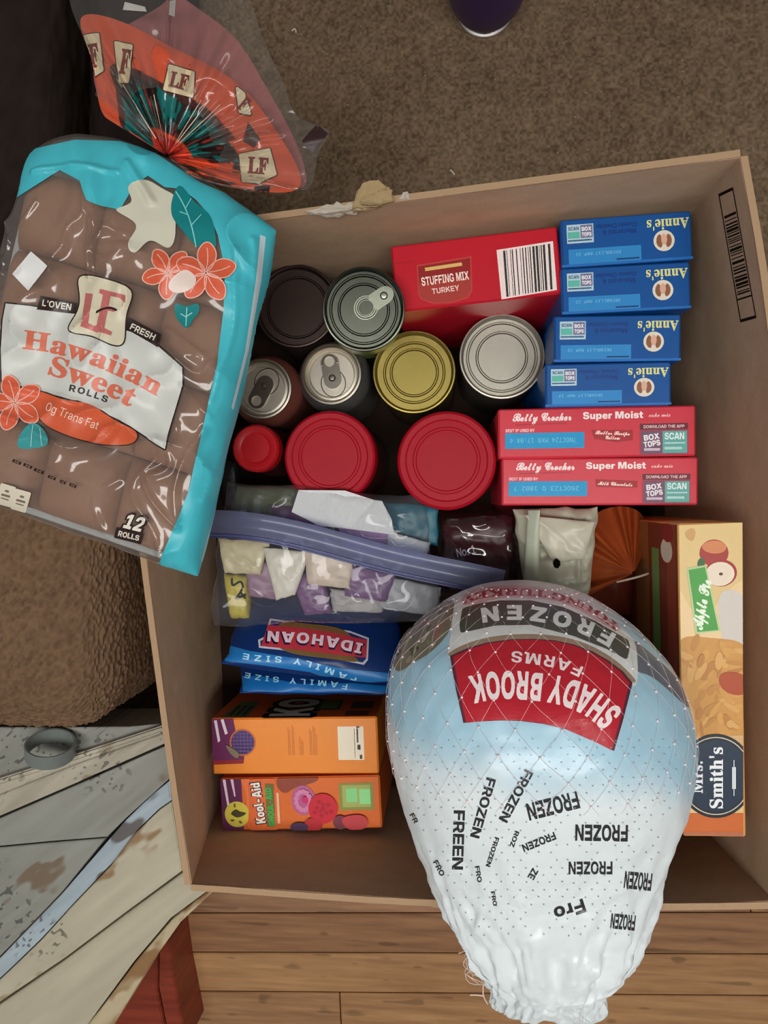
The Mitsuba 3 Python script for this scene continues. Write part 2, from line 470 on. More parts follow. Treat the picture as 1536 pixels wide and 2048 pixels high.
# ================================================================== the cardboard box
bx = nm('cardboard_box')
say(bx, 'large open brown cardboard box on the floor, filled with groceries', 'box')
BLz, FLz, FRz, BRz = .235, .235, .255, .265
def rim(px, z0, z1):
    c = spline(px, 33); s = np.r_[0, np.cumsum(np.linalg.norm(np.diff(c, axis=0), axis=1))]; s /= s[-1]
    return ats(c, z0 + (z1 - z0) * s)
back = rim([(213, 483), (560, 437), (800, 404), (1200, 351), (1480, 314)], BLz, BRz)
right = rim([(1480, 314), (1511, 490), (1537, 680), (1558, 950), (1565, 1300), (1556, 1600), (1545, 1803)], BRz, FRz)
front = rim([(1545, 1803), (1300, 1806), (900, 1800), (640, 1786), (382, 1768)], FRz, FLz)
left = rim([(382, 1768), (338, 1460), (300, 1170), (256, 820), (213, 483)], FLz, BLz)
bBL, bBR, bFR, bFL = np.array([-.255, .202]), np.array([.208, .248]), np.array([.223, -.298]), np.array([-.237, -.298])
def wall(rm, b0, b1, bow=0.0, t=.0045, dent=0):
    n, k = len(rm), 9
    s = np.linspace(0, 1, n)
    out = np.array([-(rm[0] - rm[-1])[1], (rm[0] - rm[-1])[0]]); out /= np.linalg.norm(out)
    if out @ (rm[n // 2][:2]) < 0: out = -out
    loop = []
    for side in (0, 1):
        rows = range(k) if side == 0 else range(k - 1, -1, -1)
        for j in rows:
            h = j / (k - 1)
            xy = (b0[None] * (1 - s)[:, None] + b1[None] * s[:, None]) * (1 - h) + rm[:, :2] * h
            xy = xy + out * (bow * np.sin(math.pi * s) * np.sin(math.pi * h))[:, None]
            w = .0016 * (meshkit.noise(np.stack([s * 5, s * 0 + h * 3, s * 0], -1), dent) - .5)
            xy = xy + out * (w + (t if side else 0))[:, None]
            loop.append(np.column_stack([xy, .003 * (1 - h) + rm[:, 2] * h]))
    L3 = np.array(loop).transpose(1, 0, 2)
    m = L3.shape[1]
    f = grid_faces(n, m, True)
    nv = n * m
    caps = [[nv, (i + 1) % m, i] for i in range(m)] + [[nv + 1, nv - m + i, nv - m + (i + 1) % m] for i in range(m)]
    me = trimesh.Trimesh(np.vstack([L3.reshape(-1, 3), L3[0].mean(0, keepdims=True), L3[-1].mean(0, keepdims=True)]), np.vstack([f, caps]), process=False)
    me.fix_normals()
    return me
put(f'{bx}__side_panel', wall(back, bBL, bBR, .0, dent=1), 'm_card', smooth=40)
rw = wall(right, bBR, bFR, .004, dent=2)
put(f'{bx}__side_panel', rw, 'm_card', smooth=40)
put(f'{bx}__side_panel', wall(front, bFR, bFL, .0, dent=3), 'm_card', smooth=40)
put(f'{bx}__side_panel', wall(left, bFL, bBL, .0, dent=4), 'm_card', smooth=40)
bp = np.array([bBL, bBR, bFR, bFL])
put(f'{bx}__bottom_panel', trimesh.util.concatenate([hull(np.vstack([np.column_stack([bp, np.full(4, .0005)]), np.column_stack([bp, np.full(4, .0045)])]))]), 'm_matte', C(52, 41, 34))  # coloured near black to imitate the shade in the gaps between cans
def cut_edge(rm):
    out = np.array([-(rm[0] - rm[-1])[1], (rm[0] - rm[-1])[0]]); out /= np.linalg.norm(out)
    if out @ rm[16][:2] < 0: out = -out
    a = rm + np.r_[out * -.0002, .0007]; b = rm + np.r_[out * .0046, .0007]
    w = .0005 * meshkit.noise(np.column_stack([np.arange(33) * 1.7, np.zeros(33), np.zeros(33)]), 2)[:, None] * np.array([0, 0, 1])
    v = np.vstack([a + w, b + w, b - [0, 0, .0015], a - [0, 0, .0015]])
    i = np.arange(32); f = []
    for k in range(4):
        p, q = k * 33, ((k + 1) % 4) * 33
        f += [np.column_stack([p + i, p + i + 1, q + i + 1]), np.column_stack([p + i, q + i + 1, q + i])]
    m = trimesh.Trimesh(v, np.vstack(f), process=False); m.fix_normals()
    return m
for rm in (back, right, front, left):
    put(f'{bx}__cut_edge', cut_edge(rm), 'm_matte', C(176, 146, 116))
# torn board left along the back edge
tz = .248
torn = [prism([(612, 424), (640, 416), (655, 407), (664, 412), (672, 404), (688, 411), (700, 402), (716, 409), (722, 418), (700, 421), (650, 427)], tz - .006, tz + .001),
        prism([(704, 416), (712, 396), (724, 366), (738, 358), (756, 357), (764, 364), (776, 372), (786, 389), (784, 400), (750, 412)], tz - .004, tz + .004, .0015),
        prism([(720, 404), (732, 388), (760, 381), (782, 378), (786, 396), (760, 406)], tz + .004, tz + .009, .0015),
        prism([(796, 398), (802, 386), (812, 384), (820, 392), (818, 399)], tz - .004, tz + .003, .001)]
for k, t_ in enumerate(torn):
    t_ = t_.subdivide().subdivide()
    t_.vertices += .0028 * (np.stack([meshkit.noise(t_.vertices * 260, 5 + i + 3 * k) for i in range(3)], -1) - .5)
    put(f'{bx}__torn_flap', t_, 'm_matte', C(172, 148, 110) if k in (1, 2) else C(190, 180, 165), label='ragged torn cardboard' if k == 0 else None)
# hand hole tab under the front edge
put(f'{bx}__tab', prism([(846, 1802), (908, 1803), (900, 1812), (884, 1818), (864, 1815)], .17, .176, .001), 'm_card')
# corner glue tab
pr = Print(bx, on_mesh(rw, .0004), 30, 'm_matte')
bar_o = [(1437, 388), (1466, 374), (1513, 636), (1481, 645)]
def bmap(u, v):
    a, b, c, d = map(np.array, bar_o)
    return tuple((a * (1 - u) + b * u) * (1 - v) + (d * (1 - u) + c * u) * v)
ink = C(40, 34, 28)
def bq(u0, v0, u1, v1): return PG(bmap(u0, v0), bmap(u1, v0), bmap(u1, v1), bmap(u0, v1))
bars = [bq(0, 0, 1, .022), bq(0, .978, 1, 1), bq(0, 0, .05, 1), bq(.95, 0, 1, 1), bq(0, .82, 1, .832)]
r_ = np.random.default_rng(5); v = .18
while v < .80:
    w = r_.choice([.007, .012, .02]); bars.append(bq(.12, v, .9, v + w)); v += w + r_.choice([.008, .012, .02])
pr.add('barcode', union_all(bars), ink)
pr.done()

# ================================================================== cans
def can_lid(r, beads, h=.004):
    """Profile of a steel can's end from the middle to the seam: recessed panel, pressed rings, double seam."""
    p = [(0, -h)]
    for b in beads:
        p += [((b - .035) * r, -h), ((b - .012) * r, -h + .0013), ((b + .012) * r, -h + .0013), ((b + .035) * r, -h)]
    p += [(.895 * r, -h), (.915 * r, -h + .0006), (.93 * r, -.0006), (.95 * r, 0), (.985 * r, -.0002), (r, -.0012), (r, -.0036), (.975 * r, -.0046)]
    return p


def body_profile(r, zt, zb, ribs=False):
    p = [(.972 * r, zt)]
    if ribs:
        for k in range(7):
            z = zt - .02 - k * .008
            p += [(.972 * r, z), (.958 * r, z - .004)]
    p += [(.972 * r, zb + .006), (r, zb + .004), (r, zb + .001), (.97 * r, zb), (.9 * r, zb + .003), (0, zb + .003)]
    return p


def tilt_about(meshes, pivot, axis, deg):
    M = trimesh.transformations.rotation_matrix(math.radians(deg), axis, pivot)
    for m in meshes: m.apply_transform(M)


def ring_pull(s):
    """A flat pull tab along +x from its rivet at the origin, length about s."""
    o = union_all([EL(0, 0, .30 * s, .25 * s), EL(.62 * s, 0, .36 * s, .34 * s), R(0, -.25 * s, .6 * s, .25 * s)]).buffer(-.05 * s).buffer(.05 * s)
    hole = EL(.62 * s, 0, .22 * s, .20 * s)
    m = trimesh.creation.extrude_polygon(o.difference(hole), .0012, engine='earcut')
    lip = tube([(.62 * s + .28 * s * math.cos(a), .265 * s * math.sin(a), .0012) for a in np.linspace(-2.4, 2.4, 28)], .0011, 6)
    rivet = lathe([(0, .0026), (.0022, .0024), (.003, .0012), (.003, 0), (0, 0)], sec=24)
    return [m, lip, rivet]


def steel_can(name, label, px, py, zt, zb, r, lid, body, beads=(.50, .62), tilt=None, tab=None, rot=0, dz=.004, group=None):
    c = at(px, py, zt)
    key = nm(name)
    say(key, label, 'can', group)
    a, b = lathe(can_lid(r, beads, dz), c, 80), lathe(body_profile(r, -.0040, zb - zt), c, 64)
    ms = [a, b]
    if tab:
        t_ = ring_pull(tab)
        w = np.array([math.cos(math.radians(rot)), math.sin(math.radians(rot)), 0])
        M = trimesh.transformations.rotation_matrix(math.radians(rot + 180), [0, 0, 1])
        for m in t_:
            m.apply_transform(M); m.apply_translation(c + w * .58 * r + np.array([0, 0, -dz + .0030]))
        ms += t_
    if tilt: tilt_about(ms, np.r_[c[:2], zb], tilt[0], tilt[1])
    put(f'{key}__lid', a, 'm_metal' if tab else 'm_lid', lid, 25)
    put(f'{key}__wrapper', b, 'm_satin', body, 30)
    if tab:
        put(f'{key}__lid__ring_pull', ms[2:], 'm_metal', lid * 3.2, 30)
    return key, c

SIL, GOLD = C(205, 203, 196), C(156, 140, 78)
ZC = .128
steel_can('food_can', 'plain silver-lidded food can between the gold-lidded can and the blue boxes', 1004, 713, ZC, .0055, .0368, C(172, 168, 156), C(70, 66, 60), (.58, .80))  # wrapper colour kept dark to deepen the shade between the cans
steel_can('food_can', 'food can with a gold-coloured ringed lid, in the middle of the box', 828, 744, ZC, .0055, .0362, GOLD, C(64, 54, 34), (.56, .72))  # dark wrapper colour stands in for the black gap around the can
steel_can('food_can', 'food can whose recessed silver lid has shade put into its colour, half under the bread bag', 592, 612, .12, .0055, .0372, C(92, 78, 74), C(60, 48, 44), (.72,), dz=.006)  # silver lid tinted dark brown to carry the shade beneath the bag
steel_can('food_can', 'green-wrapped can standing under the silver ring-pull can', 735, 617, .100, .0055, .0335, C(120, 122, 110), C(90, 102, 52), (.6,))
key, c = steel_can('food_can', 'silver can with a raised ring pull, stacked on a green-wrapped can', 704, 586, .200, .1010, .0325, C(80, 83, 74), C(110, 122, 66), (.60, .80), tab=.027, rot=33, tilt=((.80, .58, 0), 9))


def soda_can(label, px, py, zt, body, rot):
    c = at(px, py, zt)
    key = nm('soda_can'); say(key, label, 'can')
    h = zt - .0055
    lid = [(0, -.0055), (.0195, -.0055), (.0205, -.0062), (.0222, -.0066), (.0232, -.005), (.0240, -.0012), (.0250, 0), (.0266, -.0006), (.0270, -.002), (.0262, -.0034)]
    put(f'{key}__lid', lathe(lid, c, 72), 'm_lid', C(190, 182, 168), 30)
    put(f'{key}__body', lathe([(.0262, -.0034), (.0275, -.006), (.0305, -.013), (.0325, -.019), (.033, -.024), (.033, -h + .010), (.030, -h + .003), (.0255, -h), (.023, -h + .004), (0, -h + .008)], c, 64), 'm_gloss', body, 30)
    M = trimesh.transformations.rotation_matrix(math.radians(rot), [0, 0, 1])
    o = union_all([EL(-.0105, 0, .0080, .0078), EL(.004, 0, .0085, .0078), R(-.0105, -.0078, .004, .0078)]).buffer(-.001).buffer(.001)
    hole = EL(-.0118, 0, .0048, .0046)
    tab = [trimesh.creation.extrude_polygon(o.difference(hole), .0013, engine='earcut'),
           tube([(-.0105 + .0072 * math.cos(a), .0070 * math.sin(a), .0013) for a in np.linspace(1.4, 4.9, 22)], .0009, 6),
           lathe([(0, .0028), (.002, .0026), (.0032, .0013), (.0044, .0013), (.0044, 0), (0, 0)], (.003, 0, 0), 24)]
    mouth = trimesh.creation.extrude_polygon(EL(.0075, 0, .0125, .0112).difference(EL(.0075, 0, .0118, .0105)), .0006, engine='earcut')
    for m in tab: m.apply_transform(M); m.apply_translation(c + [0, 0, -.0048])
    mouth.apply_transform(M); mouth.apply_translation(c + [0, 0, -.0056])
    put(f'{key}__lid__pull_tab', tab, 'm_metal', C(168, 160, 150), 30)
    put(f'{key}__lid__opening', mouth, 'm_metal', C(96, 90, 84))
soda_can('silver-topped drink can in front of the silver ring-pull can, left of the gold lid', 662, 748, .126, C(84, 82, 80), -80)
soda_can('silver-topped drink can partly hidden by the bread bag, above the small red cap', 523, 777, .126, C(125, 70, 60), 62)

# ================================================================== jars and bottle with red tops
def jar(label, px, py, zt, r, rot):
    c = at(px, py, zt)
    key = nm('jar'); say(key, label, 'jar')
    h = zt - .0055
    put(f'{key}__lid', lathe([(0, -.0012), (.60 * r, -.0012), (.62 * r, -.0004), (.66 * r, -.0004), (.68 * r, -.0012), (.80 * r, -.0012), (.83 * r, -.0002), (.93 * r, 0), (.975 * r, -.0012), (r, -.004), (r, -.017), (.985 * r, -.018), (.94 * r, -.018)], c, 90), 'm_dull', C(168, 12, 34), 35)
    put(f'{key}__body', lathe([(.93 * r, -.017), (.93 * r, -.021), (.975 * r, -.028), (.975 * r, -h + .006), (.93 * r, -h), (0, -h)], c, 64), 'm_gloss', C(70, 26, 22), 35)
    return key
jar('tub with a wide plain red lid, above the white card in the zip bag', 659, 914, .16, .0392, 0)
jar('tub with a wide red ringed lid, beside the two red cake mix boxes', 893, 921, .168, .0408, 0)
c = at(510, 896, .165)
sb = nm('spice_bottle'); say(sb, 'small bottle with a narrow red screw cap beside the bread bag', 'bottle')
ribs = trimesh.creation.extrude_polygon(Polygon([((.0196 + .0004 * (i % 2)) * math.cos(a), (.0196 + .0004 * (i % 2)) * math.sin(a)) for i, a in enumerate(np.linspace(0, 2 * math.pi, 120, endpoint=False))]), .016, engine='earcut')
ribs.apply_translation(c + [0, 0, -.0185])
put(f'{sb}__cap', [lathe([(0, -.0014), (.012, -.0014), (.0135, -.0003), (.0182, 0), (.0192, -.001), (.0196, -.0025), (.0196, -.018), (.018, -.0185)], c, 72), ribs], 'm_satin', C(186, 22, 32), 35)
put(f'{sb}__body', lathe([(.0165, -.0184), (.0165, -.024), (.0215, -.034), (.0215, -.157), (.019, -.1595), (0, -.1595)], c, 64), 'm_gloss', C(60, 26, 22), 35)

# ================================================================== stuffing mix box
RED = C(204, 34, 50)
k1, *_ = carton('stuffing_mix_box', 'red turkey stuffing mix box with a white barcode on its top', 'box', [(782, 496), (1118, 448), (1121, 579), (794, 632)], .178, .0055, C(196, 26, 44))
pr = Print(k1, on_level(.178))
pr.add('badge', PG((833, 530), (943, 512), (945, 582), (936, 596), (905, 606), (868, 608), (842, 600), (836, 588)), C(196, 60, 56))
pr.add('badge', PG((836, 533), (940, 516), (942, 580), (934, 593), (904, 603), (868, 605), (844, 597), (839, 586)), C(150, 26, 26))
pr.add('badge', PG((837, 566), (942, 553), (942, 580), (934, 593), (904, 603), (868, 605), (844, 597), (839, 586)), C(172, 56, 46))
pr.add('badge', LN([(850, 539), (924, 528)], 7), C(226, 186, 110))
pr.add('lettering#1', TX('STUFFING MIX', 890, 557, 17, 96, -8), C(250, 232, 220))
pr.add('lettering#2', TX('TURKEY', 891, 579, 11, 56, -8), C(240, 206, 196))
pr.add('barcode', PG((993, 500), (1106, 482), (1114, 580), (1003, 599)), C(246, 228, 224))
Bq = lambda u0, v0, u1, v1, q: PG(*[tuple((np.array(q[0]) * (1 - u) + np.array(q[1]) * u) * (1 - v_) + (np.array(q[3]) * (1 - u) + np.array(q[2]) * u) * v_) for u, v_ in ((u0, v0), (u1, v0), (u1, v1), (u0, v1))])
bq4 = [(1004, 502), (1103, 487), (1108, 578), (1011, 594)]
r_ = np.random.default_rng(8); u = 0.02; bs = []
while u < .95:
    w = r_.choice([.012, .022, .045]); bs.append(Bq(u, 0, min(u + w, .99), 1, bq4)); u += w + r_.choice([.022, .035, .06])
pr.add('barcode', union_all(bs), C(44, 50, 48))
pr.add('fold_print', LN([(786, 528), (826, 522)], 1.2), C(150, 20, 34))
pr.done()

# ================================================================== four blue macaroni boxes
BLUE = C(20, 84, 156)
quads = [[(1121, 443), (1384, 417), (1384, 515), (1124, 538)], [(1124, 541), (1381, 518), (1381, 611), (1122, 634)],
         [(1110, 636), (1364, 624), (1360, 716), (1106, 729)], [(1091, 731), (1343, 720), (1342, 808), (1090, 815)]]
who = ['blue macaroni box at the back corner of the cardboard box, far from the cake mixes',
       'blue macaroni box second from the back wall of the cardboard box', 'blue macaroni box third from the back wall of the cardboard box',
       'blue macaroni box touching the red cake mix boxes, nearest of its row']
face_lines = []
for q, lab in zip(quads, who):
    k, o, U, V = carton('macaroni_box', lab, 'box', q, .184, .0055, BLUE, 'blue macaroni boxes in a row')
    pr = Print(k, on_face(o, U, V, 262, 97))
    pr.add('panel', R(14, 62, 160, 96), C(42, 138, 206))
    pr.add('panel', R(0, 92, 262, 97), C(30, 110, 190))
    pr.add('logo', TX("Annie's", 214, 24, 20, 84, 180, 'serif', 1), C(226, 224, 150))
    pr.add('emblem', EL(206, 57, 21), C(232, 224, 206))
    pr.add('emblem', SP((192, 50), (198, 44), (202, 58), (200, 70), (193, 66)), C(146, 96, 66), up=False)
    pr.add('emblem', SP((220, 50), (214, 44), (210, 58), (212, 70), (219, 66)), C(146, 96, 66), up=False)
    pr.add('emblem', EL(206, 54, 6, 11), C(226, 178, 156), up=False)
    pr.add('coupon', R(12, 12, 66, 50), C(186, 214, 226))
    pr.add('coupon', R(14, 27, 38, 40), C(96, 190, 172))
    pr.add('coupon', R(40, 14, 64, 40), C(120, 116, 150))
    pr.add('coupon', TX('BOX', 52, 22, 8, 20, 0, 'heavy'), C(240, 240, 246))
    pr.add('coupon', TX('TOPS', 52, 33, 8, 20, 0, 'heavy'), C(240, 240, 246), up=False)
    pr.add('coupon', TX('SCAN', 26, 20, 7, 22, 0, 'bold'), C(20, 90, 120), up=False)
    pr.add('coupon', R(14, 43, 62, 46), C(60, 100, 140), up=False)
    pr.add('lettering#3', TX('Macaroni &', 118, 33, 10, 68, 180, 'bold'), C(10, 52, 128))
    pr.add('lettering#4', TX('Classic Cheddar', 112, 20, 9, 84, 180, 'bold'), C(10, 52, 128), up=False)
    pr.add('date_print', TX('DEC08LL17 NAP 22', 74, 73, 6, 92, 180, 'mono'), C(130, 200, 236))
    pr.add('date_print', R(110, 86, 156, 89), C(10, 60, 120), up=False)
    pr.done()

# ================================================================== two cake mix boxes
CR = C(212, 54, 70)
for q, lab, fl_txt, code in (([(996, 818), (1391, 811), (1393, 914), (997, 915)], 'red cake mix box in butter recipe yellow, against the blue boxes', ['Butter Recipe', 'Yellow'], '?NOCT24 MX8 17:04 4'),
                             ([(1003, 917), (1397, 914), (1396, 1011), (1004, 1010)], 'red milk chocolate cake mix box, nearest the pie box', ['Milk Chocolate'], '26OCT23 Q 1802 ?')):
    k, o, U, V = carton('cake_mix_box', lab, 'box', q, .176, .0055, CR, 'red cake mix boxes')
    pr = Print(k, on_face(o, U, V, 400, 98))
    pr.add('lettering#5', TX('Betty Crocker', 90, 17, 15, 122, 0, 'script', 2), C(252, 226, 224))
    pr.add('lettering#6', TX('Super Moist', 234, 16, 14, 122, 0, 'heavy'), C(252, 236, 232), up=False)
    pr.add('lettering#7', TX('cake mix', 328, 17, 8, 44, 0, 'script', 1), C(250, 200, 200), up=False)
    pr.add('lettering#8', LS([(36, 32), (80, 31), (140, 30)], 1.2), C(150, 30, 44), up=False)
    pr.add('lettering#9', TX('BEST IF USED BY', 45, 43, 6, 60, 0, 'bold'), C(250, 214, 214), up=False)
    pr.add('date_panel', R(14, 48, 176, 79), C(0, 150, 206))
    pr.add('date_panel', TX(code, 92, 63, 9, 136, 180 if '4' in code[-1] else 180, 'mono'), C(120, 196, 220))
    pr.add('flavour_panel', PG((190, 44), (274, 46), (274, 66), (240, 69), (196, 62)) if len(fl_txt) > 1 else PG((192, 44), (278, 48), (278, 62), (194, 60)), C(168, 26, 34))
    for i, s in enumerate(fl_txt):
        pr.add('flavour_panel', TX(s, 233, 51 + 9 * i + (3 if len(fl_txt) == 1 else 0), 7, 70 if i == 0 else 30, 3, 'script', 2), C(250, 214, 206))
    pr.add('coupon', R(288, 34, 384, 46), C(104, 30, 44))
    pr.add('coupon', TX('DOWNLOAD THE APP', 336, 40, 6, 82, 0, 'bold'), C(240, 200, 204))
    pr.add('coupon', R(288, 47, 384, 95), C(150, 60, 84))
    pr.add('coupon', R(292, 49, 332, 92), C(112, 80, 104))
    pr.add('coupon', R(333, 49, 382, 92), C(96, 170, 164))
    pr.add('coupon', TX('BOX', 311, 60, 11, 32, -8, 'heavy'), C(244, 238, 240))
    pr.add('coupon', TX('TOPS', 312, 73, 11, 34, -8, 'heavy'), C(244, 238, 240), up=False)
    pr.add('coupon', R(296, 82, 328, 87), C(210, 190, 204), up=False)
    pr.add('coupon', TX('SCAN', 357, 59, 13, 40, 0, 'bold'), C(236, 248, 244), up=False)
    pr.add('coupon', union_all([R(337, 71, 378, 74), R(337, 80, 372, 85)]), C(180, 220, 214), up=False)
    pr.done()

# ================================================================== pie box on its edge
PZ = .238
kp, o, U, V = carton('pie_box', 'tall narrow apple pie box standing on edge along the side wall', 'box', [(1357, 1049), (1486, 1043), (1488, 1675), (1366, 1672)], PZ, .0055, C(226, 166, 96), flap=False)
pr = Print(kp, on_level(PZ))
base = PG((1358, 1051), (1485, 1045), (1487, 1673), (1367, 1670))
def clip(s): return s.intersection(base)
pr.add('picture', clip(base), C(226, 196, 134))
pr.add('picture', clip(SP((1358, 1180), (1400, 1230), (1490, 1160), (1490, 1300), (1360, 1290))), C(238, 206, 156))
pr.add('picture', clip(SP((1440, 1190), (1462, 1180), (1492, 1200), (1494, 1290), (1460, 1300), (1442, 1260))), C(212, 204, 194))
pr.add('picture', clip(SP((1362, 1280), (1420, 1276), (1486, 1290), (1492, 1380), (1492, 1500), (1430, 1490), (1380, 1490), (1366, 1400))), C(206, 148, 72))
r_ = np.random.default_rng(12)
cols = [C(214, 158, 80), C(196, 136, 64), C(210, 152, 76), C(190, 128, 60), C(218, 166, 92)]
for i in range(80):
    x, y = r_.uniform(1368, 1486), r_.uniform(1284, 1482)
    a_ = math.degrees(math.sin(x * .05) + r_.normal(0, .3)) + 70
    pr.add('picture', clip(EL(x, y, r_.uniform(7, 22), r_.uniform(3, 8), a_)), cols[i % 5])
pr.add('picture', clip(SP((1440, 1352), (1470, 1344), (1494, 1360), (1492, 1386), (1450, 1382))), C(176, 72, 34))
pr.add('picture', clip(PG((1355, 1475), (1490, 1470), (1490, 1500), (1355, 1500))), C(216, 176, 120))
pr.add('picture', clip(PG((1355, 1626), (1490, 1626), (1490, 1680), (1355, 1680))), C(206, 104, 44))
pr.add('picture', clip(PG((1355, 1664), (1490, 1664), (1490, 1680), (1355, 1680))), C(186, 108, 74))
pr.add('picture', clip(SP((1370, 1066), (1388, 1058), (1384, 1082))), C(206, 160, 96), up=False)
pr.add('picture', EL(1428, 1106, 29, 27), C(168, 52, 44))
pr.add('picture', SP((1404, 1092), (1428, 1081), (1452, 1092), (1446, 1104), (1414, 1104)), C(214, 132, 84))
pr.add('picture', EL(1442, 1146, 32, 27, -6), C(166, 44, 44))
pr.add('picture', EL(1440, 1148, 29, 24, -6), C(236, 220, 196))
pr.add('picture', EL(1442, 1148, 4, 3), C(90, 60, 40))
pr.add('picture', SP((1396, 1122), (1406, 1116), (1408, 1134), (1398, 1136)), C(60, 100, 50), up=False)
pr.add('banner', PG((1373, 1136), (1412, 1130), (1441, 1262), (1391, 1268)), C(188, 206, 150))
pr.add('banner', PG((1377, 1140), (1410, 1134), (1437, 1260), (1395, 1264)), C(72, 160, 66))
pr.add('lettering#1', TX('Apple Pie', 1403, 1208, 21, 100, -79, 'script', 2), C(238, 246, 226))
disc = EL(1432, 1552, 76, 84)
pr.add('emblem', clip(disc), C(30, 26, 30))
pr.add('emblem', clip(EL(1432, 1552, 71, 78).difference(EL(1432, 1552, 69, 76))), C(214, 206, 196))
pr.add('emblem', clip(EL(1432, 1552, 66, 72)), C(22, 44, 66))
pr.add('lettering#2', TX('Mrs.', 1394, 1554, 22, 66, -90, 'serif', 1), C(238, 240, 240))
pr.add('lettering#3', TX("Smith's", 1433, 1556, 25, 126, -90, 'serif', 1), C(238, 240, 240), up=False)
pr.add('emblem', union_all([R(1464, 1534, 1472, 1578), R(1467, 1520, 1469, 1592)]), C(214, 220, 222))
pr.done()
# its broad side with the same picture
o2, U2, V2 = o, V, np.array([0, 0, -(PZ - .006)])
sd = Print(kp, on_face(o, V, V2, 640, 240))
sd.add('side_picture', R(3, 3, 637, 238), C(126, 56, 40))
sd.add('side_picture', R(3, 6, 420, 30), C(150, 66, 44))
sd.add('side_picture', EL(60, 30, 26, 16), C(232, 222, 200))
sd.add('side_picture', EL(22, 26, 20, 14), C(150, 40, 40), up=False)
sd.add('side_picture', R(60, 52, 330, 74), C(112, 150, 84))
sd.add('side_picture', R(3, 84, 500, 130), C(150, 96, 52))
sd.done()

# ================================================================== two drink boxes
OR = C(240, 142, 52)
KZ = .138
ka, o, U, V = carton('drink_mix_box', 'plain-topped orange drink box with a purple corner, next to the blue pouches', 'box', [(418, 1433), (756, 1438), (756, 1550), (430, 1547)], KZ, .0055, OR, 'orange drink boxes')
pr = Print(ka, on_face(o, U, V, 338, 112), clip=R(1, 1, 337, 111))
pr.add('picture', PG((1, 1), (46, 1), (52, 40), (66, 74), (64, 90), (1, 90)), C(104, 26, 84))
pr.add('picture', PG((6, 4), (12, 3), (18, 44), (13, 48)), C(232, 220, 230))
pr.add('picture', PG((20, 2), (26, 1), (34, 30), (28, 32)), C(232, 220, 230), up=False)
pr.add('picture', PG((1, 84), (64, 82), (64, 90), (1, 92)), C(150, 30, 40))
pr.add('picture', EL(64, 48, 27), C(206, 104, 40))
pr.add('picture', EL(64, 48, 24), C(100, 72, 130))
for a in range(-3, 4):
    pr.add('picture', R(64 + a * 7 - 1, 48 - math.sqrt(23 ** 2 - (a * 7) ** 2), 64 + a * 7 + .6, 48 + math.sqrt(23 ** 2 - (a * 7) ** 2)), C(70, 46, 104), up=a == -3)
    pr.add('picture', R(64 - math.sqrt(23 ** 2 - (a * 7) ** 2), 48 + a * 7 - 1, 64 + math.sqrt(23 ** 2 - (a * 7) ** 2), 48 + a * 7 + .6), C(70, 46, 104), up=False)
pr.add('picture', SP((30, 52), (42, 58), (56, 70), (52, 78), (40, 70), (34, 62)), C(128, 116, 90))
for x, n_, y0 in ((157, 2, 18), (165, 2, 14), (180, 3, 38), (201, 2, 22), (208, 2, 16), (214, 1, 34)):
    for j in range(n_): pr.add('small_print', R(x + 3 * j, y0 + 4 * j, x + 3 * j + 1.3, 74), C(196, 106, 34), up=False)
pr.add('barcode', R(258, 18, 310, 84), C(244, 232, 208))
pr.add('barcode', union_all([R(296, 22, 299, 50), R(297, 54, 303, 64), R(301, 74, 306, 82), R(296, 18, 302, 21), R(291, 22, 292, 80)]), C(60, 44, 34))
pr.done()
# back of the same box, seen above its top
hz = np.array([0, 0, KZ - .006])
sd = Print(ka, on_face(o - hz, U, hz, 338, 260))
sd.add('back_picture', R(2, 2, 336, 258), C(214, 98, 40))
sd.add('back_picture', PG((18, 254), (72, 254), (70, 150), (30, 150)), C(92, 118, 84))
for k in range(3): sd.add('back_picture', R(30 + 14 * k, 180, 38 + 14 * k, 246), C(46, 70, 50))
sd.add('brand_print', TX('KO', 158, 196, 88, 124, -90, 'heavy', 7), C(26, 20, 22))
sd.add('brand_print', TX('KO', 158, 196, 84, 120, -90, 'heavy', 0), C(228, 222, 214))
sd.add('back_picture', R(206, 150, 254, 214), C(60, 84, 44))
sd.add('back_picture', R(212, 158, 248, 206), C(104, 130, 60))
sd.add('back_picture', R(270, 220, 320, 252), C(150, 66, 50))
sd.add('back_picture', R(273, 223, 317, 249), C(110, 56, 50))
sd.add('back_picture', R(276, 160, 322, 208), C(96, 66, 74))
sd.done()
kb, o, U, V = carton('drink_mix_box', 'orange drink box with berries and green candy pictured, at the front corner', 'box', [(437, 1552), (757, 1557), (767, 1664), (447, 1655)], KZ - .004, .0055, C(222, 112, 50), 'orange drink boxes')
pr = Print(kb, on_face(o, U, V, 322, 106), clip=R(1, 1, 321, 105))
pr.add('picture', PG((1, 1), (44, 1), (44, 104), (1, 104)), C(96, 30, 78))
pr.add('picture', PG((6, 1), (12, 1), (18, 60), (14, 62)), C(230, 214, 226))
pr.add('picture', PG((22, 1), (28, 1), (31, 36), (28, 36)), C(230, 200, 220), up=False)
pr.add('picture', SP((44, 1), (52, 30), (50, 70), (58, 104), (66, 104), (62, 40), (60, 1)), C(236, 120, 70))
pr.add('picture', EL(32, 72, 25, 26), C(214, 198, 74))
pr.add('picture', SP((20, 70), (30, 62), (38, 66), (50, 70), (36, 78), (26, 76)), C(70, 62, 24))
pr.add('picture', union_all([EL(28, 54, 2, 4), EL(22, 84, 4, 2), EL(38, 88, 4, 2, 40)]), C(90, 80, 30), up=False)
pr.add('picture', SP((62, 4), (110, 2), (118, 50), (112, 104), (60, 104), (58, 50)), C(226, 104, 44))
